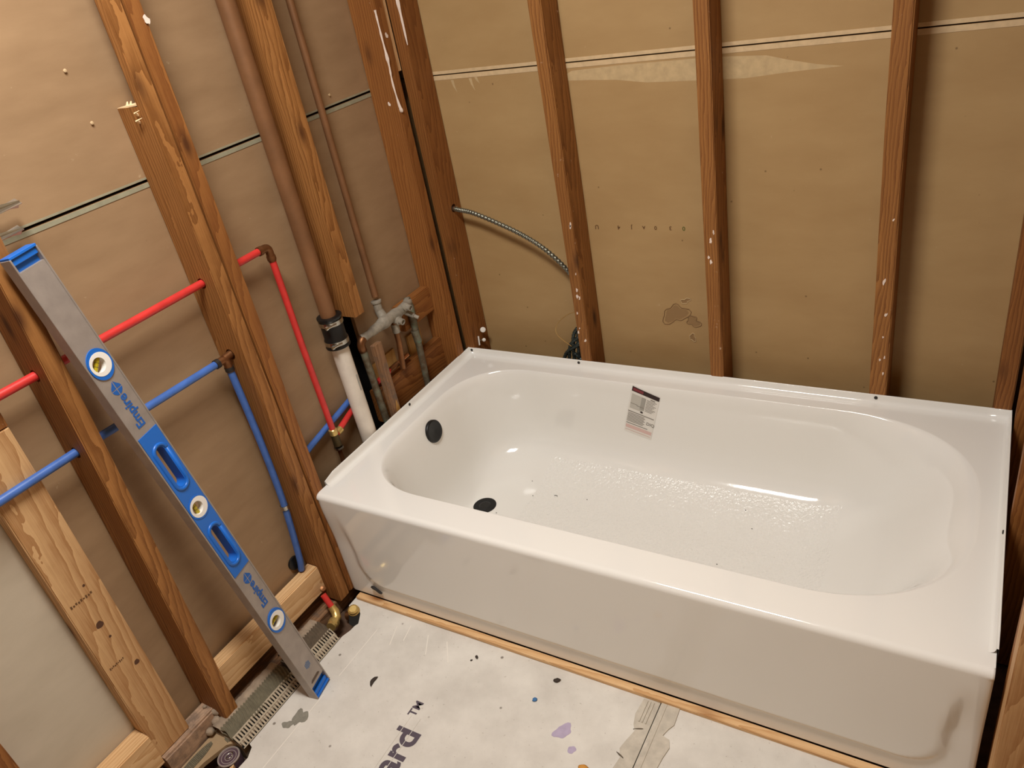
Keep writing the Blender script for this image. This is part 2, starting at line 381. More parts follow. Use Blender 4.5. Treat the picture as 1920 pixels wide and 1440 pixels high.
# the print along the back board (upside down, worn)
for ch, u, sz, mk in (('U', .477, .017, 'brownink'), ('4', .544, .017, 'brownink'), ('J', .582, .015, 'brownink'), ('A', .618, .013, 'brownink'),
                      ('0', .652, .015, 'brownink'), ('3', .694, .015, 'brownink'), ('0', .731, .016, 'greenink')):
    t = obj('printed_mark', textm(ch, sz, .0004, .0001, 'CENTER'), M[mk], wb)
    t.matrix_world = Matrix.Translation((u, .8617, .7645)) @ Matrix.Rotation(PI, 4, 'Y') @ Matrix.Rotation(R(90), 4, 'X') @ Matrix.Identity(4)
    # glyphs face the room, turned on their heads
    t.matrix_world = Matrix(((-1, 0, 0, u), (0, 0, -1, .8617), (0, -1, 0, .7645), (0, 0, 0, 1)))
for k, (cx, cz, rx, rz) in enumerate(((.690, .502, .034, .030), (.722, .545, .012, .008), (.742, .482, .018, .016), (.737, .430, .010, .010))):
    pts = wob(cx, cz, rx, rz, 28, .5, .4, k+3)
    bm = bmesh.new(); tube(bm, [(x, .8615, z) for x, z in pts]+[(pts[0][0], .8615, pts[0][1])], .0012, 5)
    obj('peeled_paper', mesh(bm, True), M['torn'] if k % 2 else plain('scuff%d' % k, (136, 106, 70), .8), wb)
    obj('scuff', blobm([(x, .8619, z) for x, z in wob(cx, cz, rx*.85, rz*.85, 22, .5, .4, k+3)], (0, .002, 0)), plain('scuff_fill%d' % k, (146, 115, 76), .85), wb)
# right wall boards
panel('drywall_panel', M['kraft'], wr, 1.632, 1.645, -2.3, .875, -.05, 2.35)
# ceiling lamp (above and left of the frame)
lp = thing('ceiling_lamp', 'flat rectangular white ceiling lamp, lit, left of centre above the room', 'lamp', (LX, LY, LZ))
obj('lamp_frame', boxm(-.33, .33, -.16, .16, .006, .03, .004), M['lampw'], lp)
obj('diffuser', boxm(-.31, .31, -.14, .14, 0, .008, .002), M['diff'], lp)

# floor boards of the room: two grey-white cement boards, subfloor below
cb1 = [(.076, -.135), (.076, -.477), (.088, -.481), (.100, -.505), (.098, -.54), (.100, -2.29), (.9245, -2.29), (.9245, .008), (.02, .008), (.02, -.04), (.062, -.07), (.086, -.088), (.084, -.11)]
bm = bmesh.new(); plate(bm, cb1, [], -.0265, ZF); obj('cement_board', mesh(bm), M['cement'], fl)
bm = bmesh.new(); plate(bm, [(.9275, -2.29), (1.53, -2.29), (1.53, .008), (.9275, .008)], [], -.0265, ZF); obj('cement_board', mesh(bm), M['cement'], fl)
obj('subfloor_packing', boxm(.10, 1.52, -2.28, .0, -.0605, -.0265), M['sub'], fl)
def flat(nm, pts, mat, th=.0006, z=ZF): return obj(nm, blobm([(x, y, z) for x, y in pts], (0, 0, th)), mat, fl)
seamL = [(.888, -.016), (.884, -.06), (.890, -.085), (.898, -.10), (.889, -.13), (.884, -.15), (.893, -.17), (.888, -.20), (.89, -.30), (.926, -.30), (.926, -.014)]
seamR = [(.929, -.012), (.929, -.30), (.975, -.30), (.972, -.17), (.976, -.135), (.981, -.11), (.974, -.092), (.958, -.088), (.964, -.07), (.972, -.055), (.970, -.012)]
flat('thinset_smear', seamL, M['thin'], .0022); flat('thinset_smear', seamR, M['thin'], .003)
flat('thinset_ridge', [(.936, -.014), (.936, -.30), (.943, -.30), (.942, -.014)], M['thin'], .0045)
for x in (.896, .903, .911): flat('thinset_ridge', [(x, -.02), (x+.001, -.075), (x+.004, -.076), (x+.0035, -.02)], M['thin'], .0045)
for x, y, r in ((.905, -.092, .4), (.892, -.165, -.4)): flat('crack', wob(x, y, .011, .0014, 12, .3, r, 5), M['thinck'], .0030)
flat('paint_blot', wob(.752, -.160, .020, .017, 24, .35, .8, 1), M['lilac'])
flat('paint_blot', wob(.790, -.193, .009, .009, 18, .2, 0, 2), M['lilac'])
flat('damp_stain', wob(.143, -.372, .016, .024, 24, .45, .1, 4), M['stain'], .0004)
flat('damp_stain', wob(.128, -.400, .013, .011, 24, .35, .5, 8), M['stain'], .0005)
M['scorel'] = plain('score_line', (228, 222, 212), .8)
for a, b_ in (((.155, -.30), (.155, -.60)), ((.155, -.24), (.155, -.08)), ((.236, -.035), (.247, -.085)), ((.30, -.045), (.33, -.10)), ((.36, -.045), (.40, -.10)), ((.20, -.05), (.22, -.11))):
    d = Vector((b_[0]-a[0], b_[1]-a[1])).normalized(); n = Vector((-d.y, d.x))*.0012
    flat('score_line', [(a[0]+n.x, a[1]+n.y), (a[0]-n.x, a[1]-n.y), (b_[0]-n.x, b_[1]-n.y), (b_[0]+n.x, b_[1]+n.y)], M['scorel'], .0003)
# board print: "uard" and trade sign, reading away from the camera along +y
def floor_text(s, size, x, y, bold):
    t = obj('board_print', textm(s, size, bold, .0002), M['ink'], fl)
    t.matrix_world = Matrix(((0, -1, 0, x), (1, 0, 0, y), (0, 0, 1, ZF+.0004), (0, 0, 0, 1)))
    return t
floor_text('uard', .088, .453, -.452, .0022)
floor_text('TM', .030, .411, -.262, .0006)
for x in (.402, .428): flat('print_gap', [(x, -.47), (x+.0014, -.47), (x+.0014, -.26), (x, -.26)], M['cement'], .0009)

# ------------------------------------------------------------------ lumber
def lumber(name, x0, x1, y0, y1, z0, z1, mat, label, cat='stud', group=None, axis='z', bev=.0022, parent=None, warp=0):
    c = Vector(((x0+x1)/2, (y0+y1)/2, (z0+z1)/2)); dx, dy, dz = x1-x0, y1-y0, z1-z0
    if axis == 'z': d = (dx, dy, dz); rot = Matrix.Identity(3)
    elif axis == 'y': d = (dx, dz, dy); rot = Matrix(((1, 0, 0), (0, 0, 1), (0, -1, 0)))
    else: d = (dz, dy, dx); rot = Matrix(((0, 0, 1), (0, 1, 0), (-1, 0, 0)))
    bm = bmesh.new(); bx(bm, -d[0]/2, d[0]/2, -d[1]/2, d[1]/2, -d[2]/2, d[2]/2)
    n = max(2, int(d[2]/.12))
    ed = [e for e in bm.edges if abs((e.verts[0].co-e.verts[1].co).z) > d[2]*.9]
    bmesh.ops.bevel(bm, geom=ed, offset=bev, segments=2, affect='EDGES')
    for k in range(1, n):
        bmesh.ops.bisect_plane(bm, geom=bm.verts[:]+bm.edges[:]+bm.faces[:], plane_co=(0, 0, -d[2]/2+d[2]*k/n), plane_no=(0, 0, 1))
    rr = random.Random(round(x0*1000)*7919+round(y0*1000)*31+round(z0*1000))
    for v in bm.verts:
        s = math.sin(v.co.z*4+rr.random()*.2+x0*9); v.co.x += warp*s+rr.uniform(-.0004, .0004); v.co.y += warp*.7*s+rr.uniform(-.0004, .0004)
    o = obj(name, mesh(bm), mat, parent)
    o.matrix_world = Matrix.Translation(c) @ rot.to_4x4()
    if label: tag(o, label, cat, group)
    return o
D = -.0885  # back of the left studs, just off the board
def cylm(p, d, r, h):
    bm = bmesh.new(); lathe(bm, [(r, -h/2), (r, h/2)], p, d, 20); return mesh(bm)
# left wall, from the camera side to the corner
s0 = lumber('wall_stud', D, 0, -.4535, -.4155, -.014, 2.35, M['stud'], 'old fir wall stud the spirit level leans on, drilled for the red and blue pipes')
s0.rotation_euler.x = -.020; s0.location.y += .012
for z in (.968, .795):
    cm = cylm((-.045, -.434+.02*(z-.4), z), (0, 1, 0), .0125, .12)
    bpy.context.view_layer.update(); cm.transform(s0.matrix_world.inverted())
    c = bpy.data.objects.new('cut', cm); COL.objects.link(c); c.matrix_world = s0.matrix_world
    md = s0.modifiers.new('b', 'BOOLEAN'); md.object = c; md.operation = 'DIFFERENCE'; bpy.context.view_layer.update()
    me = bpy.data.meshes.new_from_object(s0.evaluated_get(bpy.context.evaluated_depsgraph_get())); s0.modifiers.clear(); s0.data = me; bpy.data.objects.remove(c)
def drill_world(o, cm):
    bpy.context.view_layer.update(); cm.transform(o.matrix_world.inverted())
    c = bpy.data.objects.new('cut', cm); COL.objects.link(c); c.matrix_world = o.matrix_world
    md = o.modifiers.new('b', 'BOOLEAN'); md.object = c; md.operation = 'DIFFERENCE'; bpy.context.view_layer.update()
    me = bpy.data.meshes.new_from_object(o.evaluated_get(bpy.context.evaluated_depsgraph_get())); o.modifiers.clear(); o.data = me; bpy.data.objects.remove(c)
sa = lumber('wall_stud', D, 0, -.0455, -.0080, .0, 2.35, M['stud'], 'left board of the doubled wall stud, notched away above a splintered end')
drill_world(sa, boxm(-.2, -.022, -.1, .05, 1.348, 2.6))
drill_world(sa, cylm((-.045, -.025, .970), (0, 1, 0), .0125, .12))
drill_world(sa, cylm((-.045, -.035, .790), (0, 1, 0), .014, .06))
# torn fibres at the notch
bm = bmesh.new(); rr = random.Random(3)
blob(bm, [(-.088, -.0445, 1.3462), (-.022, -.0445, 1.350), (-.022, -.008, 1.352), (-.060, -.010, 1.349)], (0, 0, .003))
for k in range(5):
    blob(bm, [(-.080+.011*k, -.030, 1.350), (-.073+.011*k, -.031, 1.350), (-.075+.011*k+rr.uniform(-.006, .006), -.026, 1.353+rr.random()*.006)], (0, .003, 0))
for k in range(2):
    z = 1.332-k*.014; tube(bm, [(-.03-.004*k, -.044, z), (-.026, -.054-.003*(k % 2), z+.006), (-.012, -.052, z+.010)], [.003, .0022, .0006], 5)
obj('splinters', mesh(bm), M['splint'], sa).matrix_parent_inverse = sa.matrix_world.inverted()
sb = lumber('wall_stud', D, .0, -.0025, .0320, .0, 2.35, M['studred'], 'right board of the doubled wall stud, beside the dark gap left of the copper stack')
drill_world(sb, cylm((-.045, .015, .972), (0, 1, 0), .0125, .12))
sp = lumber('wall_stud', D, 0, .325, .363, .69, 2.35, M['stud'], 'wall stud sawn off short above the shower valve, right of the copper stack')
drill_world(sp, boxm(-.2, .1, .30, .37, .6, .702))
sc = lumber('wall_stud', D, 0, .709, .745, -.05, 2.35, M['studred'], 'left-hand corner stud with a long white paint drip, beside the black gap')
lumber('filler_strip', -.03, -.006, .7475, .7665, 1.24, 2.35, M['pale'], 'thin wood strip filling the top of the black corner gap', 'wood strip')
# back wall
b0 = lumber('wall_stud', -.012, .026, .773, .8605, -.05, 2.35, M['studdk'], 'back wall corner stud with the metal conduit coming out of its hole')
drill_world(b0, cylm((.02, .822, .826), (1, 0, 0), .0125, .08))
lumber('wall_stud', .412, .448, .773, .8615, -.05, 2.35, M['studhit'], 'back wall stud that the flexible conduit runs behind, above the tub', warp=.0015)
lumber('wall_stud', .8145, .850, .773, .8615, -.05, 2.35, M['studhit'], 'middle back wall stud, right of the scuffed paper patch', warp=.001)
lumber('wall_stud', 1.2165, 1.2555, .773, .8615, -.05, 2.35, M['studhit'], 'back wall stud casting a dark shadow to its right, second from the right corner', warp=.002)
lumber('wall_stud', 1.488, 1.524, .773, .8615, -.05, 2.35, M['studdk'], 'back wall stud in the right corner behind the tub corner')
# right wall
lumber('wall_stud', 1.531, 1.620, .722, .760, -.05, 2.35, M['studred'], 'right wall stud in the far corner, at the right edge above the tub')
lumber('wall_stud', 1.5335, 1.622, .385, .423, -.05, 2.35, M['studred'], 'right wall stud close to the tub rim, between the corner and the near studs')
lumber('wall_stud', 1.5425, 1.631, .001, .036, -.014, 2.35, M['studred'], 'dark-faced right wall stud beside the tub apron end')
lumber('wall_stud', 1.5405, 1.631, -.046, -.002, -.014, 2.35, M['pine'], 'light right wall stud in the bottom right corner, nearest the camera')
# new studs and blocks on the left
npn = lumber('wall_stud', -.0885, -.051, -.611, -.525, .045, .905, M['pine'], 'pale new pine stud laid flat, grade stamps on its face, at the left edge')
M['knot'] = plain('pine_knot', (84, 50, 28), .6, var=.3, vs=300)
for y_, z_, r_ in ((-.571, .440, .0075), (-.566, .400, .0028), (-.548, .300, .0055), (-.558, .540, .0026)):
    kid0 = obj('knot', blobm([(-.0512, y_+a, z_+c) for a, c in wob(0, 0, r_, r_*1.25, 14, .2, 0, 3)], (.0005, 0, 0)), M['knot'], npn)
    bpy.context.view_layer.update(); kid0.matrix_parent_inverse = npn.matrix_world.inverted()
lumber('wall_stud', -.0885, -.055, -.605, -.523, .908, 2.35, M['studdk'], 'dark old board above the pale pine stud, behind the red pipe')
for z, l1, l2 in ((.512, .046, .007), (.330, .032, .006)):
    for k in range(9):
        y0 = -.600+k*l1/9*1.1
        s_ = obj('grade_stamp', boxm(-.0512, -.0506, y0, y0+l1/13, z+(k % 3)*.0008, z+l2-(k % 2)*.002), M['brownink'], npn)
        bpy.context.view_layer.update(); s_.matrix_parent_inverse = npn.matrix_world.inverted()
lumber('wall_stud', -.0885, -.03, -.88, -.822, .0, 2.35, M['studred'], 'brown stud just showing in the bottom left corner of the picture')
lumber('wood_block', -.0885, -.0365, -.818, -.612, .035, .131, M['pale'], 'pale block with a smooth lit top at the foot of the pine stud', 'wood block', axis='y', bev=.003)
lumber('wood_block', -.080, -.0405, -.409, -.0475, .036, .121, M['pale'], 'long pale blocking nailed between two studs behind the foot of the level', 'wood block', axis='y', bev=.003)
mb = lumber('wood_block', -.083, -.0345, -.608, -.450, -.045, .042, M['dirtyl'], 'short mortar-crusted wood block on the floor left of the lath', 'wood block', axis='y', bev=.005, warp=.001)
lumber('sole_plate', -.0885, -.024, -.448, .70, -.058, -.012, M['dirty'], 'old dark sole plate under the left wall studs', 'wood plate', axis='y')
lumber('sole_plate', -.0885, -.024, -2.28, -.613, -.058, .0, M['stud'], 'wood sole plate at the foot of the left wall in the bottom left corner', 'wood plate', axis='y')
lumber('sole_plate', -.010, 1.53, .773, .8615, -.1, -.052, M['studdk'], 'sole plate under the back wall studs, behind the bathtub', 'wood plate', axis='x')
# blocks around the shower valve
lumber('wood_block', -.086, -.052, .560, .7085, .530, .612, M['studred'], 'brown cross block behind the right end of the shower valve', 'wood block', axis='y', bev=.003)
lumber('wood_block', -.082, -.053, .37, .7085, .322, .432, M['studdk'], 'wide brown cross block below the shower valve, just above the tub rim', 'wood block', axis='y', bev=.003)
lumber('wood_scrap', -.0885, -.082, .585, .628, .395, .495, M['ply'], 'small yellowish wood scrap with staples, behind the right supply pipe', 'wood scrap')
lumber('wood_scrap', -.0885, -.084, .642, .658, .41, .53, M['ply'], 'thin yellowish wood strip right of the shower valve supply pipe', 'wood scrap')
lumber('wood_scrap', -.0885, -.084, .40, .52, .40, .492, M['ply'], 'yellowish plywood scrap behind the spout drop pipe', 'wood scrap')
fb = lumber('furring_board', -.030, -.012, .372, .405, .30, .585, M['dirty'], 'narrow upright board with white smears between the two copper supplies', 'wood board')
bpy.context.view_layer.update()
o = obj('chipped_patch', blobm([(-.0118, .372, .30), (-.0118, .403, .30), (-.0118, .402, .355), (-.0118, .394, .395), (-.0118, .386, .37), (-.0118, .378, .33)], (.0012, 0, 0)), M['ply'], fb)
o.matrix_parent_inverse = fb.matrix_world.inverted()
def kid(o, p): bpy.context.view_layer.update(); o.matrix_parent_inverse = p.matrix_world.inverted(); return o
# paint drips
kid(obj('paint_drip', tubem(spline([(-.002, .7085, 1.40), (-.001, .7085, 1.33), (.0005, .7095, 1.27), (-.001, .7085, 1.22), (.001, .711, 1.165), (.002, .716, 1.14)], 6),
    [.0035, .0025, .003, .0022, .002, .003, .0026, .0022, .0026, .003, .0045, .005, .003, .0022, .0025, .003, .002, .0024, .0028, .003, .0024, .002, .0022, .003, .0035, .004, .004, .005, .0055, .005, .003], 6), M['paint'], sc), sc)
kid(obj('paint_drip', tubem(spline([(.026, .7735, 1.50), (.0265, .7735, 1.42), (.027, .7735, 1.36), (.027, .7735, 1.30)], 4),
    [.003, .003, .004, .003, .0045, .0055, .004, .003, .0035, .003, .003, .002, .001], 6), M['paint'], b0), b0)
rr = random.Random(11); bst = [o for o in bpy.data.objects if o.name.startswith('wall_stud') and o.get('label', '').startswith(('back wall stud that', 'middle back', 'back wall stud casting'))]
for o_ in bst:
    bpy.context.view_layer.update(); x0 = o_.matrix_world.translation.x; hi = 1.14 if 'casting' in o_['label'] else .80
    for k in range(11):
        z = rr.uniform(.40, hi); x = x0+rr.uniform(-.012, .012); r_ = rr.uniform(.0014, .0036)
        kid(obj('paint_spot', blobm([(x+a+c*.4, .7724, z+c*1.9) for a, c in wob(0, 0, r_, r_, 9, .5, rr.random()*3, k)], (0, .0022, 0)), M['paint'], o_), o_)
for o_, p, r in ((sc, (-.03, .7085, 1.165), .004), (sc, (.0005, .728, 1.335), .005), (sb, (.0025, .028, 1.49), .006)):
    kid(obj('paint_spot', blobm([(p[0]+(0 if o_ is sb or p[0] > 0 else a), p[1]+(a if p[0] > 0 else 0), p[2]+c*1.4) for a, c in wob(0, 0, r, r, 12, .4, 0, 9)], (.0006, 0, 0) if p[0] > 0 else (0, -.0006, 0)), M['paint'], o_), o_)

# ------------------------------------------------------------------ bathtub
tub = thing('bathtub', 'white enamel alcove bathtub with a smooth front apron, set against bare studs', 'bathtub')
L_, W_, ZD, ZT = 1.524, .773, .345, .3655
def rrect(x0, x1, y0, y1, rl, rr_, n=40, p=2.25):
    pts = []
    for (cx, cy, r, a0) in ((x1-rr_, y1-rr_*.92, rr_, 0), (x0+rl, y1-rl, rl, PI/2), (x0+rl, y0+rl, rl, PI), (x1-rr_, y0+rr_*.92, rr_, 1.5*PI)):
        ry = r if cx < .7 else r*.92
        for k in range(n):
            t = a0+PI/2*k/(n-1); c, s = math.cos(t), math.sin(t)
            pts.append((cx+r*math.copysign(abs(c)**(2/p), c), cy+ry*math.copysign(abs(s)**(2/p), s)))
    out = []   # subdivide long sides so that every loop matches
    m_ = len(pts)
    for i in range(m_):
        a, b_ = pts[i], pts[(i+1) % m_]; out.append(a)
        if (i+1) % n == 0:
            for k in range(1, 14): out.append((a[0]+(b_[0]-a[0])*k/14, a[1]+(b_[1]-a[1])*k/14))
    return out
RIM = rrect(.056, 1.482, .086, .713, .215, .300)
def sst(a, b_, x): t = min(1, max(0, (x-a)/(b_-a))); return t*t*(3-2*t)
MID = rrect(.110, 1.255, .108, .696, .185, .150)
FLO = rrect(.168, 1.07, .290, .485, .085, .045)
NF = len(RIM)
prof = [(0, .345), (.04, .3446), (.1, .3432), (.18, .340), (.27, .3345), (.36, .326), (.45, .314), (.54, .297), (.62, .275), (.70, .248), (.78, .218), (.86, .186), (.90, .162), (.95, .134), (1.0, .098)]
bm = bmesh.new(); rings = []
ZM = .106
for f, z in prof:
    row = []
    for ia, (a, c) in enumerate(zip(RIM, MID)):
        b4, af = RIM[ia-3], RIM[(ia+3) % NF]; tl = math.hypot(af[0]-b4[0], af[1]-b4[1])
        run = abs((c[0]-a[0])*(af[1]-b4[1])-(c[1]-a[1])*(af[0]-b4[0]))/tl; q = sst(.03, .16, run)
        zt = ZM+(z-.098)*(.345-ZM)/(.345-.098); m1 = -.7*run
        zw = .345*(2*f**3-3*f*f+1)+ZM*(3*f*f-2*f**3)+m1*(f**3-f*f)
        row.append(bm.verts.new((a[0]+(c[0]-a[0])*f, a[1]+(c[1]-a[1])*f, zt+(zw-zt)*q)))
    rings.append(row)
for k in range(1, 13):
    f = k/12; z = .030+(ZM-.030)*(1-f)**2.0
    rings.append([bm.verts.new((a[0]+(c[0]-a[0])*f, a[1]+(c[1]-a[1])*f, z)) for a, c in zip(MID, FLO)])
ccx, ccy = .60, .40
for s in (.93, .78, .55, .3, .12):
    rings.append([bm.verts.new((ccx+(c[0]-ccx)*s, ccy+(c[1]-ccy)*s, 0.0295+.0005*s)) for c in FLO])
floor_faces = []
for i, (p, q) in enumerate(zip(rings, rings[1:])):
    for k in range(NF):
        fc = bm.faces.new((p[k], p[(k+1) % NF], q[(k+1) % NF], q[k])); fc.smooth = True
bm.faces.new(rings[-1])
sm = [v for r in rings[2:len(prof)+1] for v in r]
for _ in range(5): bmesh.ops.smooth_vert(bm, verts=sm, factor=.4, use_axis_x=True, use_axis_y=True, use_axis_z=True)
sm = [v for r in rings[len(prof)-3:len(prof)+6] for v in r]
for _ in range(6): bmesh.ops.smooth_vert(bm, verts=sm, factor=.5, use_axis_x=True, use_axis_y=True, use_axis_z=True)
# deck
de = [bm.edges.get((rings[0][k], rings[0][(k+1) % NF])) for k in range(NF)]
DK = [(.012, .014), (.012, .761), (1.512, .761), (1.512, .014)]
dv = []
for i in range(4):
    a, b_ = DK[i], DK[(i+1) % 4]; n = 40 if i % 2 else 20
    for k in range(n): dv.append(bm.verts.new((a[0]+(b_[0]-a[0])*k/n, a[1]+(b_[1]-a[1])*k/n, ZD)))
de += [bm.edges.new((dv[i], dv[(i+1) % len(dv)])) for i in range(len(dv))]
bmesh.ops.triangle_fill(bm, use_beauty=True, edges=de, normal=(0, 0, 1))
# flange: fillet and lip swept round three sides; d = outward offset from the deck edge
fp = [(0, ZD), (.004, ZD+.0006), (.0075, ZD+.0028), (.0098, ZD+.007), (.0106, ZD+.013), (.0112, ZT-.001), (.0118, ZT), (.0138, ZT), (.0142, ZT-.002), (.0142, ZD-.03)]
path = []
for k in range(20): path.append(((.012, .045+(.761-.045)*k/20), (-1, 0), 1))
path += [((.012, .761), (-1, 1), 1)]
for k in range(1, 40): path.append(((.012+1.5*k/40, .761), (0, 1), 1))
path += [((1.512, .761), (1, 1), 1)]
for k in range(1, 21): path.append(((1.512, .761-(.761-.045)*k/20), (1, 0), 1))
rows = []
for i, ((x, y), (nx, ny), _) in enumerate(path):
    e = min(i, len(path)-1-i); row = []
    for d, z in fp:
        zz = z
        if e < 1: zz = min(z, ZD+.012)
        row.append(bm.verts.new((x+nx*d, y+ny*d, zz)))
    rows.append(row)
for p, q in zip(rows, rows[1:]):
    for k in range(len(fp)-1):
        fc = bm.faces.new((p[k], q[k], q[k+1], p[k+1])); fc.smooth = True
# apron: rounded top edge then panelled face
rx = [(.012+1.5*k/150) for k in range(151)]
rx = [0.0, .004, .008]+rx+[1.516, 1.520, 1.524]
ra = []
for k in range(9):
    t = PI/2*k/8; ra.append((.014-.014*math.sin(t), .331+.014*math.cos(t), True))
zs = [.331-.331*k/90 for k in range(1, 91)]
def proud(x, z):
    x0, x1, z0, rc = .070, 1.470, .052, .075
    # rounded-box distance (open at the top)
    cx = min(max(x, x0+rc), x1-rc); cz = max(z, z0+rc)
    d = math.hypot(x-cx, z-cz)-rc
    if z > z0+rc: d = max(x0-x, x-x1)-.12*max(0, z-.16)
    w_ = sst(.007, -.007, d)
    return .0075*(1-w_)*sst(.31, .17, z)
grid = []
for y, z, top in ra: grid.append([bm.verts.new((x, y+(.004 if x in (0.0, 1.524) else 0)*0, z)) for x in rx])
for z in zs:
    row = []
    for x in rx:
        e = min(x, 1.524-x); sideback = .006*(1-min(1, e/.012))**2
        row.append(bm.verts.new((x, proud(x, z)+sideback*.5, z)))
    grid.append(row)
for p, q in zip(grid, grid[1:]):
    for k in range(len(rx)-1):
        fc = bm.faces.new((p[k], p[k+1], q[k+1], q[k])); fc.smooth = True
# returns at the apron ends, under the deck edge
for xe, k in ((0.0, 0), (1.524, -1)):
    prev = None
    for row in grid:
        v = row[k]; b2 = bm.verts.new((xe, .055, v.co.z if v.co.z < ZD-.001 else ZD-.001))
        if prev: bm.faces.new((prev[0], v, b2, prev[1]))
        prev = (v, b2)
# strip between the apron's ends and the deck
bmesh.ops.remove_doubles(bm, verts=bm.verts, dist=.0004)
for (xa, xb) in ((0.0, .012), (1.512, 1.524)):
    bm.faces.new([bm.verts.new(p) for p in ((xa, .014, ZD), (xb, .014, ZD), (xb, .06, ZD), (xa, .06, ZD))])
bmesh.ops.recalc_face_normals(bm, faces=bm.faces)
me = bpy.data.meshes.new('tub'); bm.to_mesh(me)
bvh = BVHTree.FromBMesh(bm); bm.free()
shell = obj('enamel_shell', me, M['enamel'], tub)
def hit(o, d):
    loc, nrm, i, dist = bvh.ray_cast(Vector(o), Vector(d).normalized()); return loc, (nrm if nrm.dot(Vector(d)) < 0 else -nrm)
# overflow cover, drain
p, n = hit((.5, .41, .288), (-1, 0, 0))
obj('overflow_cover', lathem([(.0345, -.004), (.0345, .004), (.0325, .0065), (.030, .0072), (.024, .0055), (.008, .0050), (.0045, .0042), (.0001, .0042)], p, n, 40), M['rubber'], tub)
p, n = hit((.207, .414, .3), (0, 0, -1))
dr = obj('drain', lathem([(.036, -.003), (.036, .0006), (.034, .0008), (.0001, .0008)], p, n, 40), M['black'], tub)
obj('drain_ring', lathem([(.012, -.001), (.019, .0006), (.018, .0014), (.013, .0014)], p, n, 32), M['rubber'], tub)
# flange screws
for x, y, ax in ((.012, .7715, (0, -1, 0)), (.405, .7715, (0, -1, 0)), (1.2355, .7715, (0, -1, 0)), (.0012, .430, (1, 0, 0)), (1.5228, .345, (-1, 0, 0))):
    z = .3575
    obj('flange_screw', lathem([(.0042, -.001), (.0042, .0016), (.003, .0024), (.0001, .0024)], (x, y, z), ax, 14), M['chip'], tub)
obj('enamel_chip', blobm([(.086, -.0005, .042), (.094, -.0005, .044), (.108, -.0005, .036), (.120, -.0005, .026), (.112, -.0005, .026), (.100, -.0005, .034), (.090, -.0005, .037)], (0, .006, 0)), M['chip'], tub)
# sticker on the far basin wall, built in sheet coordinates (u right, v down) laid on the enamel
o0, nn = hit((.63, .3, .25), (0, 1, 0))
def onwall(x, z, off):
    p_, n_ = hit((x, .3, z), (0, 1, 0)); return p_+n_*off
cA, cB, cC, cD = Vector((.604, 0, .342)), Vector((.688, 0, .315)), Vector((.649, 0, .166)), Vector((.566, 0, .186))
def uv2(u, v): 
    a = cA+(cB-cA)*u; b_ = cD+(cC-cD)*u; return a+(b_-a)*v
def patch(nm, u0, v0, u1, v1, mat, off, nu=4, nv=4):
    bm_ = bmesh.new(); g = [[bm_.verts.new(onwall(*( (lambda q: (q.x, q.z))(uv2(u0+(u1-u0)*i/nu, v0+(v1-v0)*j/nv)) ), off)) for i in range(nu+1)] for j in range(nv+1)]
    for j in range(nv):
        for i in range(nu): bm_.faces.new((g[j][i], g[j][i+1], g[j+1][i+1], g[j+1][i]))
    return obj(nm, mesh(bm_, True), mat, tub if nm == 'sticker' else stick)
stick = None
stick = patch('sticker', 0, 0, 1, 1, M['paper'], .0008, 6, 10); stick['label'] = 'instruction sticker with a black bar and small print'
patch('print_bar', .015, .012, .985, .10, M['skblack'], .0013)
patch('print_bar', .05, .03, .42, .082, M['skred'], .0016)
patch('printed_picture', .05, .15, .50, .46, M['skgrey'], .0013)
patch('printed_picture', .40, .15, .55, .42, M['skgrey2'], .0015)
patch('printed_line', .05, .345, .30, .355, M['sktext'], .0016); patch('printed_line', .28, .36, .54, .372, M['sktext'], .0017)
patch('printed_spot', .445, .45, .53, .485, M['skblack'], .0017)
patch('printed_line', .70, .125, .86, .145, M['sktext'], .0014)
for k in range(9): patch('printed_line', .58, .165+k*.030, .93-.05*(k % 3), .176+k*.030, M['sktext'], .0013)
patch('printed_line', .02, .52, .95, .537, M['sktext'], .0014)
for k in range(7): patch('printed_line', .03, .56+k*.030, .62+.04*(k % 2), .574+k*.030, M['sktext'], .0013)
patch('printed_line', .03, .785, .80, .80, M['sktext'], .0014)
patch('print_bar', .03, .83, .97, .905, M['skpink'], .0012); patch('printed_line', .03, .94, .95, .952, M['skpink'], .0013)
def walltext(s, u, v, size, mat):
    p_, n_ = hit((uv2(u, v).x, .3, uv2(u, v).z), (0, 1, 0)); r_ = (uv2(u+.1, v)-uv2(u, v)); q = onwall(uv2(u+.1, v).x, uv2(u+.1, v).z, 0)
    ex = (q-p_).normalized(); ez = n_.normalized(); ey = ez.cross(ex).normalized()
    t = obj('printed_text', textm(s, size, .0001, .0001), mat, stick)
    t.matrix_world = Matrix(((ex.x, ey.x, ez.x, p_.x+n_.x*.0014), (ex.y, ey.y, ez.y, p_.y+n_.y*.0014), (ex.z, ey.z, ez.z, p_.z+n_.z*.0014), (0, 0, 0, 1)))
walltext('DIQ', .72, .70, .014, M['sktext'])
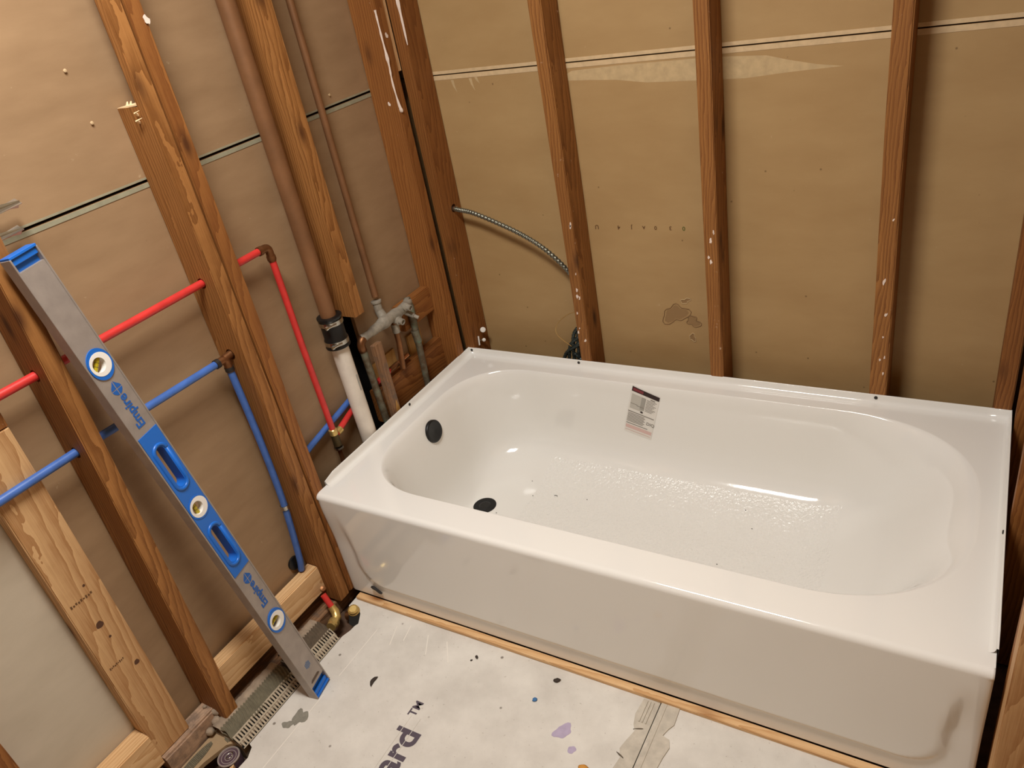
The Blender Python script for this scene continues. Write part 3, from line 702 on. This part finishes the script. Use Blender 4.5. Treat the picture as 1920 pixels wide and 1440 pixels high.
# crumbs lying in the basin
for k, (x, y) in enumerate(((.30, .555), (.33, .50), (.40, .52), (.50, .53), (.55, .34), (.64, .33), (.26, .395), (.27, .385), (.95, .60), (.98, .55), (1.06, .31), (.93, .40))):
    p, n = hit((x, y, .3), (0, 0, -1))
    if k in (2, 5, 10):
        o = obj('debris_crumb', tubem([p+Vector((-.005, -.001, .0012)), p+Vector((0, .0012, .0014)), p+Vector((.006, -.0008, .0012))], .0009, 6), M['crumb'])
    else:
        bm = bmesh.new(); bmesh.ops.create_icosphere(bm, subdivisions=1, radius=.0014); me = mesh(bm); me.transform(Matrix.Diagonal((1.5, 1, .7, 1))); o = obj('debris_crumb', me, M['crumb']); o.location = p+Vector((0, 0, .001))
    tag(o, 'tiny dark crumb lying on the bathtub floor', 'debris', 'crumbs in the bathtub')
# wood strip the apron stands behind
lumber('wood_strip', .028, 1.50, -.0125, .006, ZF+.0004, -.0032, M['pale'], 'thin pale wood strip along the foot of the bathtub apron', 'wood strip', axis='x', bev=.001, warp=.0008)

# ------------------------------------------------------------------ spirit level
lev = thing('spirit_level', 'long aluminium box spirit level with blue grips, leaning from the floor against a stud', 'level')
B0 = Vector((.147, -.286, -.0105)); T0 = Vector((.0335, -.397, 1.1995)); av = (T0-B0).normalized()
wv = Vector((-.17, .98, 0)); wv = (wv-av*wv.dot(av)).normalized(); nv = wv.cross(av)
lev.matrix_world = Matrix(((wv.x, av.x, nv.x, B0.x), (wv.y, av.y, nv.y, B0.y), (wv.z, av.z, nv.z, B0.z), (0, 0, 0, 1)))
HW, TH, LL = .030, .026, 1.219
def lp_(nm, me, mat, parent=None): return obj(nm, me, mat, parent or lev)
g1 = (.433, .823); h2, h1 = (.461, .566), (.683, .785); vy = (.262, .624, .985)
bm = bmesh.new()
plate(bm, [(-HW+.003, .036), (HW-.003, .036), (HW-.003, LL-.03), (-HW+.003, LL-.03)],
      [stadium(0, h2[0], h2[1], .0125), stadium(0, h1[0], h1[1], .0125)]+[circle(0, y, .0240, 36) for y in vy], -TH+.002, -.002)
bx(bm, -HW, -HW+.0034, .0, LL-.004, -TH, 0, .0008); bx(bm, HW-.0034, HW, .0, LL-.004, -TH, 0, .0008)
lp_('aluminium_frame', mesh(bm), M['alu'])
bm = bmesh.new(); plate(bm, [(-HW+.004, g1[0]), (HW-.004, g1[0]), (HW-.004, g1[1]), (-HW+.004, g1[1])],
      [stadium(0, h2[0], h2[1], .0122), stadium(0, h1[0], h1[1], .0122), circle(0, vy[1], .0238, 36)], -.003, -.0004)
lp_('blue_grip', mesh(bm), M['lblue'])
for a, c in (h2, h1):
    pts = stadium(0, a-.004, c+.004, .0165, 14); bm = bmesh.new()
    tube(bm, [(x, y, -.001) for x, y in pts]+[(pts[0][0], pts[0][1], -.001)], .0042, 8); lp_('grip_rim', mesh(bm, True), M['lblue'])
    bm = bmesh.new(); o_ = stadium(0, a, c, .0126, 12); i_ = stadium(0, a+.0015, c-.0015, .0108, 12)
    plate(bm, o_, [i_], -TH+.0015, -.0005); lp_('grip_lining', mesh(bm), M['lblue'])
for k, y in enumerate(vy):
    bm = bmesh.new(); plate(bm, [(x_*1, y+(y_-y)*(1.2 if k != 1 else 1)) for x_, y_ in circle(0, y, .0262, 40)], [circle(0, y, .0228, 40)], -TH+.001, .0004 if k != 1 else .0008); vb = lp_('vial_bezel', mesh(bm, False), M['lblue'])
    bm = bmesh.new(); oc = (.002, y-.001)
    plate(bm, circle(0, y, .0229, 40), [circle(-.0035, y+.0005, .0142, 32)], -.012, .001); lp_('vial_ring', mesh(bm), M['white'])
    ang = (0.18, PI/2, .75)[k]; d = Vector((math.cos(ang), math.sin(ang), 0)); c = Vector((-.0035, y+.0005, -.008))
    lp_('vial', tubem([c-d*.0165, c-d*.0155, c+d*.0155, c+d*.0165], [.0015, .0046, .0046, .0015], 14), M['yellow'])
    for s in (-.004, .004): lp_('vial_mark', tubem([c+d*s-d*.0004, c+d*s+d*.0004], .0048, 14), M['crumb'])
for y in (0, 1):
    bm = bmesh.new(); e = 0 if y == 0 else LL; sg = 1 if y == 0 else -1
    ys = sorted((e, e+sg*.005)); bx(bm, -HW+.001, HW-.001, ys[0], ys[1], -TH+.0005, -.0002, .0008)
    ys = sorted((e+sg*.004, e+sg*.036)); bx(bm, -HW+.0034, HW-.0034, ys[0], ys[1], -TH+.002, -.012)
    ys = sorted((e+sg*.005, e+sg*.017)); bx(bm, -HW+.0034, HW-.0034, ys[0], ys[1], -.014, -.004, .001)
    lp_('end_cap', mesh(bm), M['lblue'])
def level_text(s, size, y, xo, mat, bold=.0):
    t = lp_('printed_lettering', textm(s, size, bold, .0003), mat)
    t.matrix_local = Matrix(((0, -1, 0, xo), (1, 0, 0, y), (0, 0, 1, -.0014), (0, 0, 0, 1))); return t
for y in (.842, .318):
    level_text('Empire', .0265, y-.004, .0085, M['lblued'], .0006)
    yc = y+.0865
    for qx, qy in ((1, 1), (1, -1), (-1, 1), (-1, -1)):
        pts = [(.001*qx, .001*qy), (.0125*qx, .001*qy), (.0105*qx, .006*qy), (.006*qx, .0105*qy), (.001*qx, .0125*qy if qy < 0 else .017*qy)]
        bm = bmesh.new(); plate(bm, [(p_[0]+.0, yc+p_[1]) for p_ in pts], [], -.0022, -.0015); lp_('printed_emblem', mesh(bm), M['lblued'])
M['globe'] = plain('faded_blue_print', (92, 116, 150), .6)
for k in range(5):
    x = -.008+k*.0036; h = .011-abs(k-2)*.002
    bm = bmesh.new(); plate(bm, [(x, .095-h), (x+.0024, .095-h), (x+.0026, .095+h*.9), (x+.0002, .095+h*.9)], [], -.0022, -.0016); lp_('printed_emblem', mesh(bm), M['globe'])
bm = bmesh.new(); plate(bm, [(-.019, .047), (-.016, .045), (.014, .045), (.017, .047), (.012, .052), (-.014, .052)], [], -.0022, -.0012); lp_('hang_slot', mesh(bm), plain('slot_dark', (92, 76, 64), .7))

# ------------------------------------------------------------------ pipes on the left wall
def bend(a, c, b_, r=.012, n=6):
    a, c, b_ = Vector(a), Vector(c), Vector(b_); u = (a-c).normalized(); v = (b_-c).normalized()
    return [c+u*r*(1-t)**2+v*r*t*t for t in [k/n for k in range(n+1)]]
PX = -.045
rp = thing('red_water_pipe', 'red plastic hot water pipe running through the studs then down to a brass fitting', 'pipe')
obj('pipe_run', tubem([(PX, -1.3, .968), (PX, -.40, .9685), (PX, .138, .9715)], .0088, 16), M['red'], rp)
obj('elbow', tubem([(PX, .128, .9715)]+bend((PX, .1, .9715), (PX, .160, .9715), (PX, .160, .9), .012)+[(PX, .160, .935)], .0098, 14), M['bronze'], rp)
for p, d in (((PX, .134, .9715), (0, 1, 0)), ((PX, .160, .944), (0, 0, 1))):
    obj('crimp_ring', lathem([(.0112, -.005), (.0112, .005)], p, d, 16), M['bronze'], rp)
obj('pipe_drop', tubem([(PX, .160, .938), (PX-.002, .161, .70), (PX, .163, .44)], .0085, 16), M['red'], rp)
obj('brass_ring', lathem([(.010, -.012), (.0118, -.010), (.0118, .006), (.0095, .008)], (PX, .163, .432), (0, 0, 1), 18), M['brass'], rp)
obj('valve_body', tubem([(PX, .163, .424), (PX, .163, .385)], [.0105, .0115], 16), plain('dark_bronze', (84, 70, 44), .5, .7), rp)
obj('steel_ring', lathem([(.0135, -.003), (.0135, .003)], (PX, .163, .378), (0, 0, 1), 20), M['steel'], rp)
obj('tail_pipe', tubem([(PX, .163, .378), (PX, .163, .10)], .0065, 12), M['bronze'], rp)
obj('brass_branch', lathem([(.0105, -.009), (.0105, .008)], (PX-.004, .186, .417), (-.03, 1, .14), 16), M['brass'], rp)
obj('pipe_branch', tubem([(PX-.003, .170, .414), (-.078, .315, .433)], .0085, 14), M['red'], rp)
obj('pipe_branch', tubem([(-.059, .388, .452), (-.058, .450, .4562)], .0085, 14), M['red'], rp)
obj('copper_stub', tubem([(-.058, .445, .4555), (-.056, .487, .459)], .0085, 14), M['bronze'], rp)
obj('copper_stub', tubem([(-.056, .485, .459), (-.055, .54, .461)], .0066, 14), plain('bright_copper', (196, 132, 88), .3, .9), rp)
b1 = thing('blue_water_pipe', 'blue plastic cold water pipe crossing two studs and dropping behind the pale blocking', 'pipe')
obj('pipe_run', tubem([(PX, -1.3, .800), (PX, -.40, .796), (PX, -.085, .789)], .0088, 16), M['blue'], b1)
obj('elbow', tubem([(PX, -.090, .789)]+bend((PX, -.2, .789), (PX, -.062, .789), (PX, -.062, .6), .012)+[(PX, -.062, .755)], .0098, 14), M['bronze'], b1)
obj('elbow_stub', tubem([(PX, -.066, .790), (PX, -.030, .793)], .0092, 14), M['bronze'], b1)
for p, d in (((PX, -.088, .789), (0, 1, 0)), ((PX, -.062, .762), (0, 0, 1))):
    obj('crimp_ring', lathem([(.0112, -.005), (.0112, .005)], p, d, 16), M['chip'], b1)
obj('pipe_drop', tubem(spline([(PX, -.062, .758), (PX, -.060, .55), (-.050, -.062, .36), (-.062, -.072, .18), (-.070, -.076, .128)], 6), .0088, 16), M['blue'], b1)
obj('pipe_clip', lathem([(.0112, -.006), (.0112, .006)], (-.051, -.0625, .345), (.05, 0, 1), 16), M['steel'], b1)
obj('wall_grommet', lathem([(.020, 0), (.020, .006), (.014, .007)], (-.0884, -.078, .150), (1, 0, 0), 24), M['rubber'], b1)
b2 = thing('blue_water_pipe', 'short blue pipe slanting behind the white drain pipe, just above the tub rim', 'pipe')
obj('pipe_run', tubem([(-.074, .045, .408), (-.074, .10, .421), (-.074, .325, .464)], .0085, 16), M['blue'], b2)

# copper stack, coupling, plastic drain
vs = thing('drain_stack', 'brown copper vent pipe joined by a black rubber coupling to a white drain pipe', 'pipe')
VX, VY = -.030, .262
obj('copper_pipe', tubem([(VX, VY-.004, 2.35), (VX, VY-.002, 1.4), (VX, VY, .70)], .0208, 28), M['oldcop'], vs)
obj('plastic_pipe', tubem([(VX, VY+.002, .70), (VX, VY+.012, .02)], .0240, 28), M['pvc'], vs)
cp = obj('rubber_coupling', lathem([(.0225, -.004), (.033, -.003), (.0335, 0), (.0318, .004), (.0318, .022), (.0300, .026), (.0300, .056), (.0305, .060), (.0305, .078), (.0335, .082), (.0335, .086), (.022, .087)], (VX, VY+.001, .651), (0, 0, 1), 36), M['rubber'], vs)
for z in (.664, .721):
    c = obj('hose_clamp', lathem([(.0322, -.0062), (.0330, -.006), (.0330, .006), (.0322, .0062)], (VX, VY+.001, z), (0, 0, 1), 36), M['steel'], cp)
    bm = bmesh.new(); tube(bm, [(VX+.021, VY-.034, z-.001), (VX+.029, VY-.010, z-.001)], .0042, 10); tube(bm, [(VX+.019, VY-.040, z-.001), (VX+.021, VY-.034, z-.001)], .0055, 8)
    c2 = obj('clamp_screw', mesh(bm, True, 40), M['steel'], cp)
obj('printed_mark', boxm(VX+.0232, VX+.0242, VY+.006, VY+.012, .505, .555), M['skgrey2'], vs)

# old shower valve
sv = thing('shower_valve', 'old mortar-crusted shower valve with green copper supplies and a riser pipe', 'valve')
VXX = -.035
obj('riser_pipe', tubem([(-.06, .474, 2.35), (-.06, .478, 1.2), (-.055, .474, .69)], .0095, 16), M['oldcop'], sv)
obj('riser_socket', lathem([(.012, 0), (.0125, .03), (.0155, .033), (.0155, .038), (.011, .039)], (-.052, .470, .640), (-.05, .02, 1), 20), M['valve'], sv)
bm = bmesh.new()
tube(bm, spline([(VXX-.008, .365, .612), (VXX, .385, .615), (VXX+.002, .43, .617), (VXX+.004, .47, .619), (VXX+.004, .52, .616), (VXX, .56, .617), (VXX-.008, .592, .620)], 5),
     [.0125]*4+[.0115]*3+[.0135, .0150, .0138, .0155, .0165, .019, .020, .019, .0165, .0155, .0170, .0185, .0175, .0155, .0140, .0150, .0150, .0135, .0125, .0120, .0135, .0135, .0125][:24], 16)
tube(bm, [(VXX, .467, .618), (-.052, .470, .646)], [.016, .013], 14)
obj('valve_body', mesh(bm, True, 50), M['valve'], sv)
for y, z, sx in ((.498, .610, .04), (.545, .632, .035)):
    st = obj('valve_stem', lathem([(.0125, 0), (.0125, .016), (.0095, .018), (.0095, .030), (.0062, .031), (.0062, .026), (.0001, .026)], (VXX+.010, y, z-.004), (1, -.12, -.12), 20), M['valve'], sv)
obj('valve_stem', lathem([(.008, 0), (.008, .03), (.0055, .031), (.0055, .045), (.0001, .045)], (VXX+.006, .548, .606), (.75, .25, -.45), 16), M['valve'], sv)
bm = bmesh.new(); tube(bm, [(VXX, .392, .615)]+bend((VXX, .45, .615), (VXX-.006, .352, .612), (VXX-.006, .356, .3), .022)+[(VXX-.006, .354, .578)], .0118, 16)
obj('copper_elbow', mesh(bm, True), M['bronze'], sv)
obj('supply_pipe', tubem([(VXX-.006, .354, .585), (VXX-.006, .368, .20)], .0105, 16), M['patina'], sv)
obj('supply_pipe', tubem([(VXX-.008, .588, .630), (VXX-.006, .590, .60), (VXX-.004, .586, .52), (VXX-.004, .572, .25)], [.011, .0125, .0105, .0095], 16), M['patina'], sv)
obj('pipe_socket', lathem([(.0125, -.02), (.0125, .02)], (VXX-.004, .583, .505), (0, -.1, 1), 18), M['patina'], sv)
obj('spout_pipe', tubem([(VXX+.004, .497, .606), (VXX, .499, .585), (VXX, .497, .53), (VXX-.004, .488, .445)], [.0115, .0095, .0088, .0088], 16), M['bronze'], sv)
obj('pipe_socket', lathem([(.0118, -.014), (.0118, .014)], (VXX, .499, .577), (0, 0, 1), 18), M['valve'], sv)

# brass fittings by the tub foot
bf = thing('floor_fitting', 'brass elbow fitting with a short red pipe stub beside the tub corner', 'pipe fitting')
obj('pipe_stub', tubem([(-.018, -.078, .052), (.006, -.082, .012)], .0085, 14), M['red'], bf)
obj('copper_plug', lathem([(.0075, 0), (.0075, .012), (.0001, .014)], (-.028, -.066, .058), (.5, -.2, .6), 16), M['bronze'], bf)
bm = bmesh.new(); tube(bm, [(.002, -.081, .018), (.012, -.083, .004), (.022, -.092, -.006), (.026, -.108, -.008)], [.0105, .012, .0125, .011], 16)
obj('elbow', mesh(bm, True, 40), M['brass'], bf)
obj('union_nut', lathem([(.012, 0), (.0155, .002), (.0155, .013), (.0135, .015), (.0135, .024), (.0001, .024)], (.026, -.104, -.006), (.28, -1, .1), 12, 30), M['brass'], bf)
bf2 = thing('floor_fitting', 'capped brass stop standing in a dark hole at the tub corner', 'pipe fitting')
obj('brass_cap', lathem([(.0165, 0), (.0165, .012), (.0145, .014), (.0145, .021), (.010, .024), (.0001, .024)], (.050, -.052, -.018), (.25, -.25, 1), 12, 30), M['brass'], bf2)
obj('elbow', tubem([(.050, -.052, -.016), (.046, -.048, -.03), (.020, -.058, -.036)], .0125, 14), M['bronze'], bf2)
flat('hole_shade', [(.050, -.035), (.072, -.052), (.090, -.083), (.084, -.096), (.066, -.094), (.045, -.07)], M['black'], .0008, ZF)  # flat black sheet on the board, painted as the shade down the hole

# ------------------------------------------------------------------ mortar curb with metal lath
def curb(y0, y1, label, ribmat, seed):
    t = thing('mortar_curb', label, 'mortar')
    obj('mortar_bed', boxm(-.022, .066, y0, y1, -.058, -.004), M['dust'], t)
    rr_ = random.Random(seed); bm_ = bmesh.new(); n = int((y1-y0)/.0012); cols = 10; g = []
    for i in range(n+1):
        y = y0+(y1-y0)*i/n; row = []
        for j in range(cols+1):
            f = j/cols; x = .004+.046*f+.004*math.sin(y*60+seed)*(f > .5)
            z = .020-.010*f*f+.0030*math.sin((y+.012*f)*2*PI/.0080)*(1-.3*abs(f-.5))+rr_.uniform(-.0004, .0004)
            row.append(bm_.verts.new((x, y+.003*math.sin(f*5), z)))
        g.append(row)
    for p_, q in zip(g, g[1:]):
        for j in range(cols): bm_.faces.new((p_[j], p_[j+1], q[j+1], q[j]))
    obj('ribbed_thinset', mesh(bm_, True), ribmat, t)
    obj('mortar_core', boxm(.000, .050, y0+.001, y1-.001, -.006, .0085), ribmat, t)
    bm_ = bmesh.new(); n = 26; ps = []
    for i in range(n+1):
        y = y0+(y1-y0)*i/n; ps.append((y, .003*rr_.random(), .003*rr_.random()))
    for a, b_ in zip(ps, ps[1:]):
        va = [bm_.verts.new(p_) for p_ in ((-.024, a[0], .010), (-.020, a[0], .020+a[1]), (.002+a[2], a[0], .021+a[1]), (.010, a[0], .006))]
        vb = [bm_.verts.new(p_) for p_ in ((-.024, b_[0], .010), (-.020, b_[0], .020+b_[1]), (.002+b_[2], b_[0], .021+b_[1]), (.010, b_[0], .006))]
        for k in range(3): bm_.faces.new((va[k], va[k+1], vb[k+1], vb[k]))
    bmesh.ops.remove_doubles(bm_, verts=bm_.verts, dist=1e-5)
    obj('dusty_edge', mesh(bm_, True), M['dust'], t)
    # lath: a slotted metal strip on the sloping front
    bm_ = bmesh.new(); a = Vector((.046, 0, .0125)); b_ = Vector((.0745, 0, -.0135)); dv_ = b_-a; nn_ = Vector((.7, 0, .7))
    def quad(f0, f1, ya, yb, h=.0012):
        p0, p1 = a+dv_*f0, a+dv_*f1
        blob(bm_, [(p0.x, ya, p0.z), (p1.x, ya, p1.z), (p1.x, yb, p1.z), (p0.x, yb, p0.z)], nn_*h)
    for f0, f1 in ((0, .10), (.46, .58), (.94, 1.0)): quad(f0, f1, y0, y1)
    n = int((y1-y0)/.0082)
    for i in range(n+1):
        y = y0+.0082*i
        quad(.08, .48, y, min(y1, y+.0044)); quad(.56, .96, min(y1, y+.0041), min(y1, y+.0085))
    lt = obj('metal_lath', mesh(bm_), M['lath'], t)
    obj('lath_slot_shade', blobm([(a.x-.002, y0, a.z-.003), (b_.x-.002, y0, b_.z-.003), (b_.x-.002, y1, b_.z-.003), (a.x-.002, y1, a.z-.003)], (-.001, 0, -.001)), M['void'], t)  # dark sheet behind the slots paints in their shade
    return t
curb(-.492, -.292, 'longer ribbed mortar curb with slotted metal lath, left of the foot of the level', M['ribd'], 1)
curb(-.268, -.142, 'shorter brown ribbed mortar curb with metal lath, between the level and the brass fittings', M['ribb'], 5)
# tan offcut with ribbed patches, and the can beside it
ot = thing('board_offcut', 'tan board offcut with ribbed adhesive patches, beside the small can', 'board')
obj('board', blobm([(-.03, -.455, -.008), (.006, -.450, -.008), (.050, -.478, -.008), (.044, -.492, -.008), (.028, -.505, -.008), (.012, -.560, -.008), (.004, -.64, -.008), (-.03, -.64, -.008)], (0, 0, -.012)), M['tanflat'], ot)
for cx, cy, rx_, ry_, rot, m_ in ((.022, -.478, .013, .020, .5, 'ribd'), (-.012, -.565, .012, .055, .05, 'ribd'), (.0, -.635, .01, .02, 0, 'ribd')):
    for k in range(int(ry_/.0034)*2):
        yy = -ry_+.0034*k; hw = rx_*math.sqrt(max(0, 1-(yy/ry_)**2))
        if hw > .003: obj('adhesive_rib', tubem([(cx-hw+rot*yy*.3, cy+yy, -.0075), (cx+hw+rot*yy*.3, cy+yy-.003, -.0075)], .0016, 6), M[m_], ot)
cn = thing('tin_can', 'small can with a ringed metal lid standing in the gap at the floor edge', 'can')
CC = (.052, -.522, -.016)
obj('can_body', lathem([(.0255, -.044), (.0262, -.04), (.0262, -.004), (.0245, 0)], CC, (0, 0, 1), 36), plain('can_side', (96, 74, 84), .5, .4), cn)
obj('can_lid', lathem([(.0262, -.002), (.0268, .001), (.0255, .003), (.0235, .003), (.0225, .0), (.0185, -.0005), (.0178, .001), (.0168, .001), (.016, -.0008), (.0105, -.0008), (.0098, .0008), (.0088, .0008), (.008, -.001), (.0001, -.001)], CC, (0, 0, 1), 40), M['tin'], cn)
bm = bmesh.new(); tube(bm, [(.052+.006*math.cos(t), -.519+.009*math.sin(t), -.0145) for t in [2*PI*k/18 for k in range(19)]], .0011, 6); obj('pull_ring', mesh(bm, True), M['steel'], cn)
sh = obj('wood_shard', blobm([(.082, -.532, -.012), (.094, -.545, -.010), (.112, -.556, -.010), (.10, -.585, -.012), (.07, -.575, -.012)], (0, 0, -.012)), M['pale']); tag(sh, 'pale wood shard at the bottom edge in front of the can', 'wood scrap')

# mortar clods on the short block
for k, (x, y, z, r_) in enumerate(((-.036, -.462, .03, .012), (-.028, -.475, .012, .014), (-.03, -.458, -.006, .013), (-.038, -.455, .044, .006), (-.060, -.470, .044, .005), (-.026, -.50, .006, .010))):
    bm = bmesh.new(); bmesh.ops.create_icosphere(bm, subdivisions=2, radius=r_); rr = random.Random(k)
    for v in bm.verts: v.co *= rr.uniform(.75, 1.15)
    me = mesh(bm, True); me.transform(Matrix.Translation((x, y, z))); kid(obj('mortar_clod', me, M['dust'], mb), mb)

# ------------------------------------------------------------------ small things on the walls
cd = thing('flexible_conduit', 'grey spiral metal conduit curving out of the corner stud behind the next stud', 'conduit')
pts = spline([(.012, .822, .827), (.05, .816, .8225), (.10, .812, .815), (.18, .81, .786), (.26, .81, .750), (.33, .812, .704), (.385, .822, .638), (.411, .835, .57)], 44)
obj('conduit_tube', tubem(pts, [(.0072 if (k//3) % 2 else .0058) for k in range(len(pts))], 12, 180), M['flex'], cd)
obj('conduit_end', lathem([(.0085, -.005), (.0085, .006)], (.030, .8205, .825), (1, -.12, -.1), 14), M['steel'], cd)
cb = thing('cable_bundle', 'dark armoured cable ends poking up behind the tub rim beside a stud', 'cable')
for k, (x, zt) in enumerate(((.352, .40), (.366, .425), (.380, .455), (.394, .44), (.372, .405))):
    q = spline([(.335+.018*k, .806, .34), (x, .806, zt-.03), (.402, .80, zt+.006)], 20)
    obj('armoured_cable', tubem(q, [(.0062 if (j//2) % 2 else .0052) for j in range(len(q))], 10, 180), M['darkw'], cb)
obj('bare_wire', tubem(spline([(.40, .80, .515), (.375, .796, .505), (.345, .792, .48), (.332, .79, .455), (.338, .792, .43), (.372, .80, .395)], 8), .0012, 6), M['bwire'], cb)
wc = thing('white_clip', 'white plastic clips on the corner stud edge just above the tub corner', 'clip')
obj('clip_disc', lathem([(.0085, 0), (.0095, .003), (.0075, .006), (.0001, .006)], (.040, .818, .412), (.6, -1, .2), 18), M['white'], wc)
obj('clip_disc', lathem([(.005, 0), (.006, .004), (.0001, .006)], (.040, .812, .378), (.6, -1, .2), 14), M['white'], wc)
obj('clip_stem', tubem([(.029, .80, .395), (.030, .795, .365)], .0026, 8), M['white'], wc)
obj('clip_stem', tubem([(.031, .80, .378), (.038, .812, .378)], .003, 8), M['steel'], wc)
for i, (y, z, lab) in enumerate(((-.351, 1.252, 'upper folded metal toggle wing sticking out of the left board'), (-.368, 1.209, 'lower folded metal toggle wing, just above the top of the level'))):
    t = thing('toggle_anchor', lab, 'wall anchor', (-.062, y, z))
    for s in (0, 1):
        v0 = Vector((0, -.022, .002)); v1 = Vector((.004, .026, .010 if s else -.006)); wd = Vector((.016 if s else .012, .002, -.010 if s else .014))*(.9 if i == 0 else .8)
        obj('wing', blobm([v0, v1, v1+wd, v0+wd*.7], (.001, 0, .0012)), M['steel'], t)
    obj('bolt', tubem([(-.030, -.018, .0), (.004, -.022, .003)], .0028, 8), M['steel'], t)
for k, (u, y, z) in enumerate(((0, -.118, 1.436), (0, -.110, 1.338), (0, .548, 1.232))):
    o = obj('drywall_screw', lathem([(.0016, 0), (.0016, .003), (.0034, .0042), (.0001, .0052)], (-.0892, y, z), (1, 0, 0), 12), M['cream'])
    tag(o, ('small screw tip sticking out of the upper left board, the higher of two', 'small screw tip sticking out of the upper left board, the lower of two', 'small nail tip between copper stack and corner stud, above the board seam')[k], 'screw')
# crumbs on the floor board
for k, (x, y, rx_, ry_, h, mk, lab) in enumerate(((.250, -.218, .005, .016, .005, 'crumb', 'curled dark crumb on the cement board, right of the level foot'),
        (.681, -.046, .009, .006, .005, 'crumb', 'dark round crumb near the wood strip, left of the smeared joint'),
        (.461, -.059, .004, .006, .003, 'crumb', 'small dark chip near the wood strip on the cement board'),
        (.656, -.113, .006, .006, .004, 'bluecr', 'tiny blue paint chip on the cement board'),
        (.831, -.222, .007, .012, .005, 'orange', 'orange-brown splinter at the bottom edge of the picture'),
        (.453, -.072, .003, .003, .002, 'crumb', 'small dark speck beside the dark chip near the wood strip'))):
    bm = bmesh.new(); bmesh.ops.create_icosphere(bm, subdivisions=2, radius=1); rr = random.Random(k+40)
    for v in bm.verts: v.co *= rr.uniform(.8, 1.15)
    me = mesh(bm, True); me.transform(Matrix.Diagonal((rx_, ry_, h/2, 1)))
    if k == 0:
        for v in me.vertices: v.co.x += 55*v.co.y**2*.5
    o = obj('debris_crumb', me, M[mk]); o.location = (x, y, ZF+h/2); o.rotation_euler.z = .4*k; tag(o, lab, 'debris')
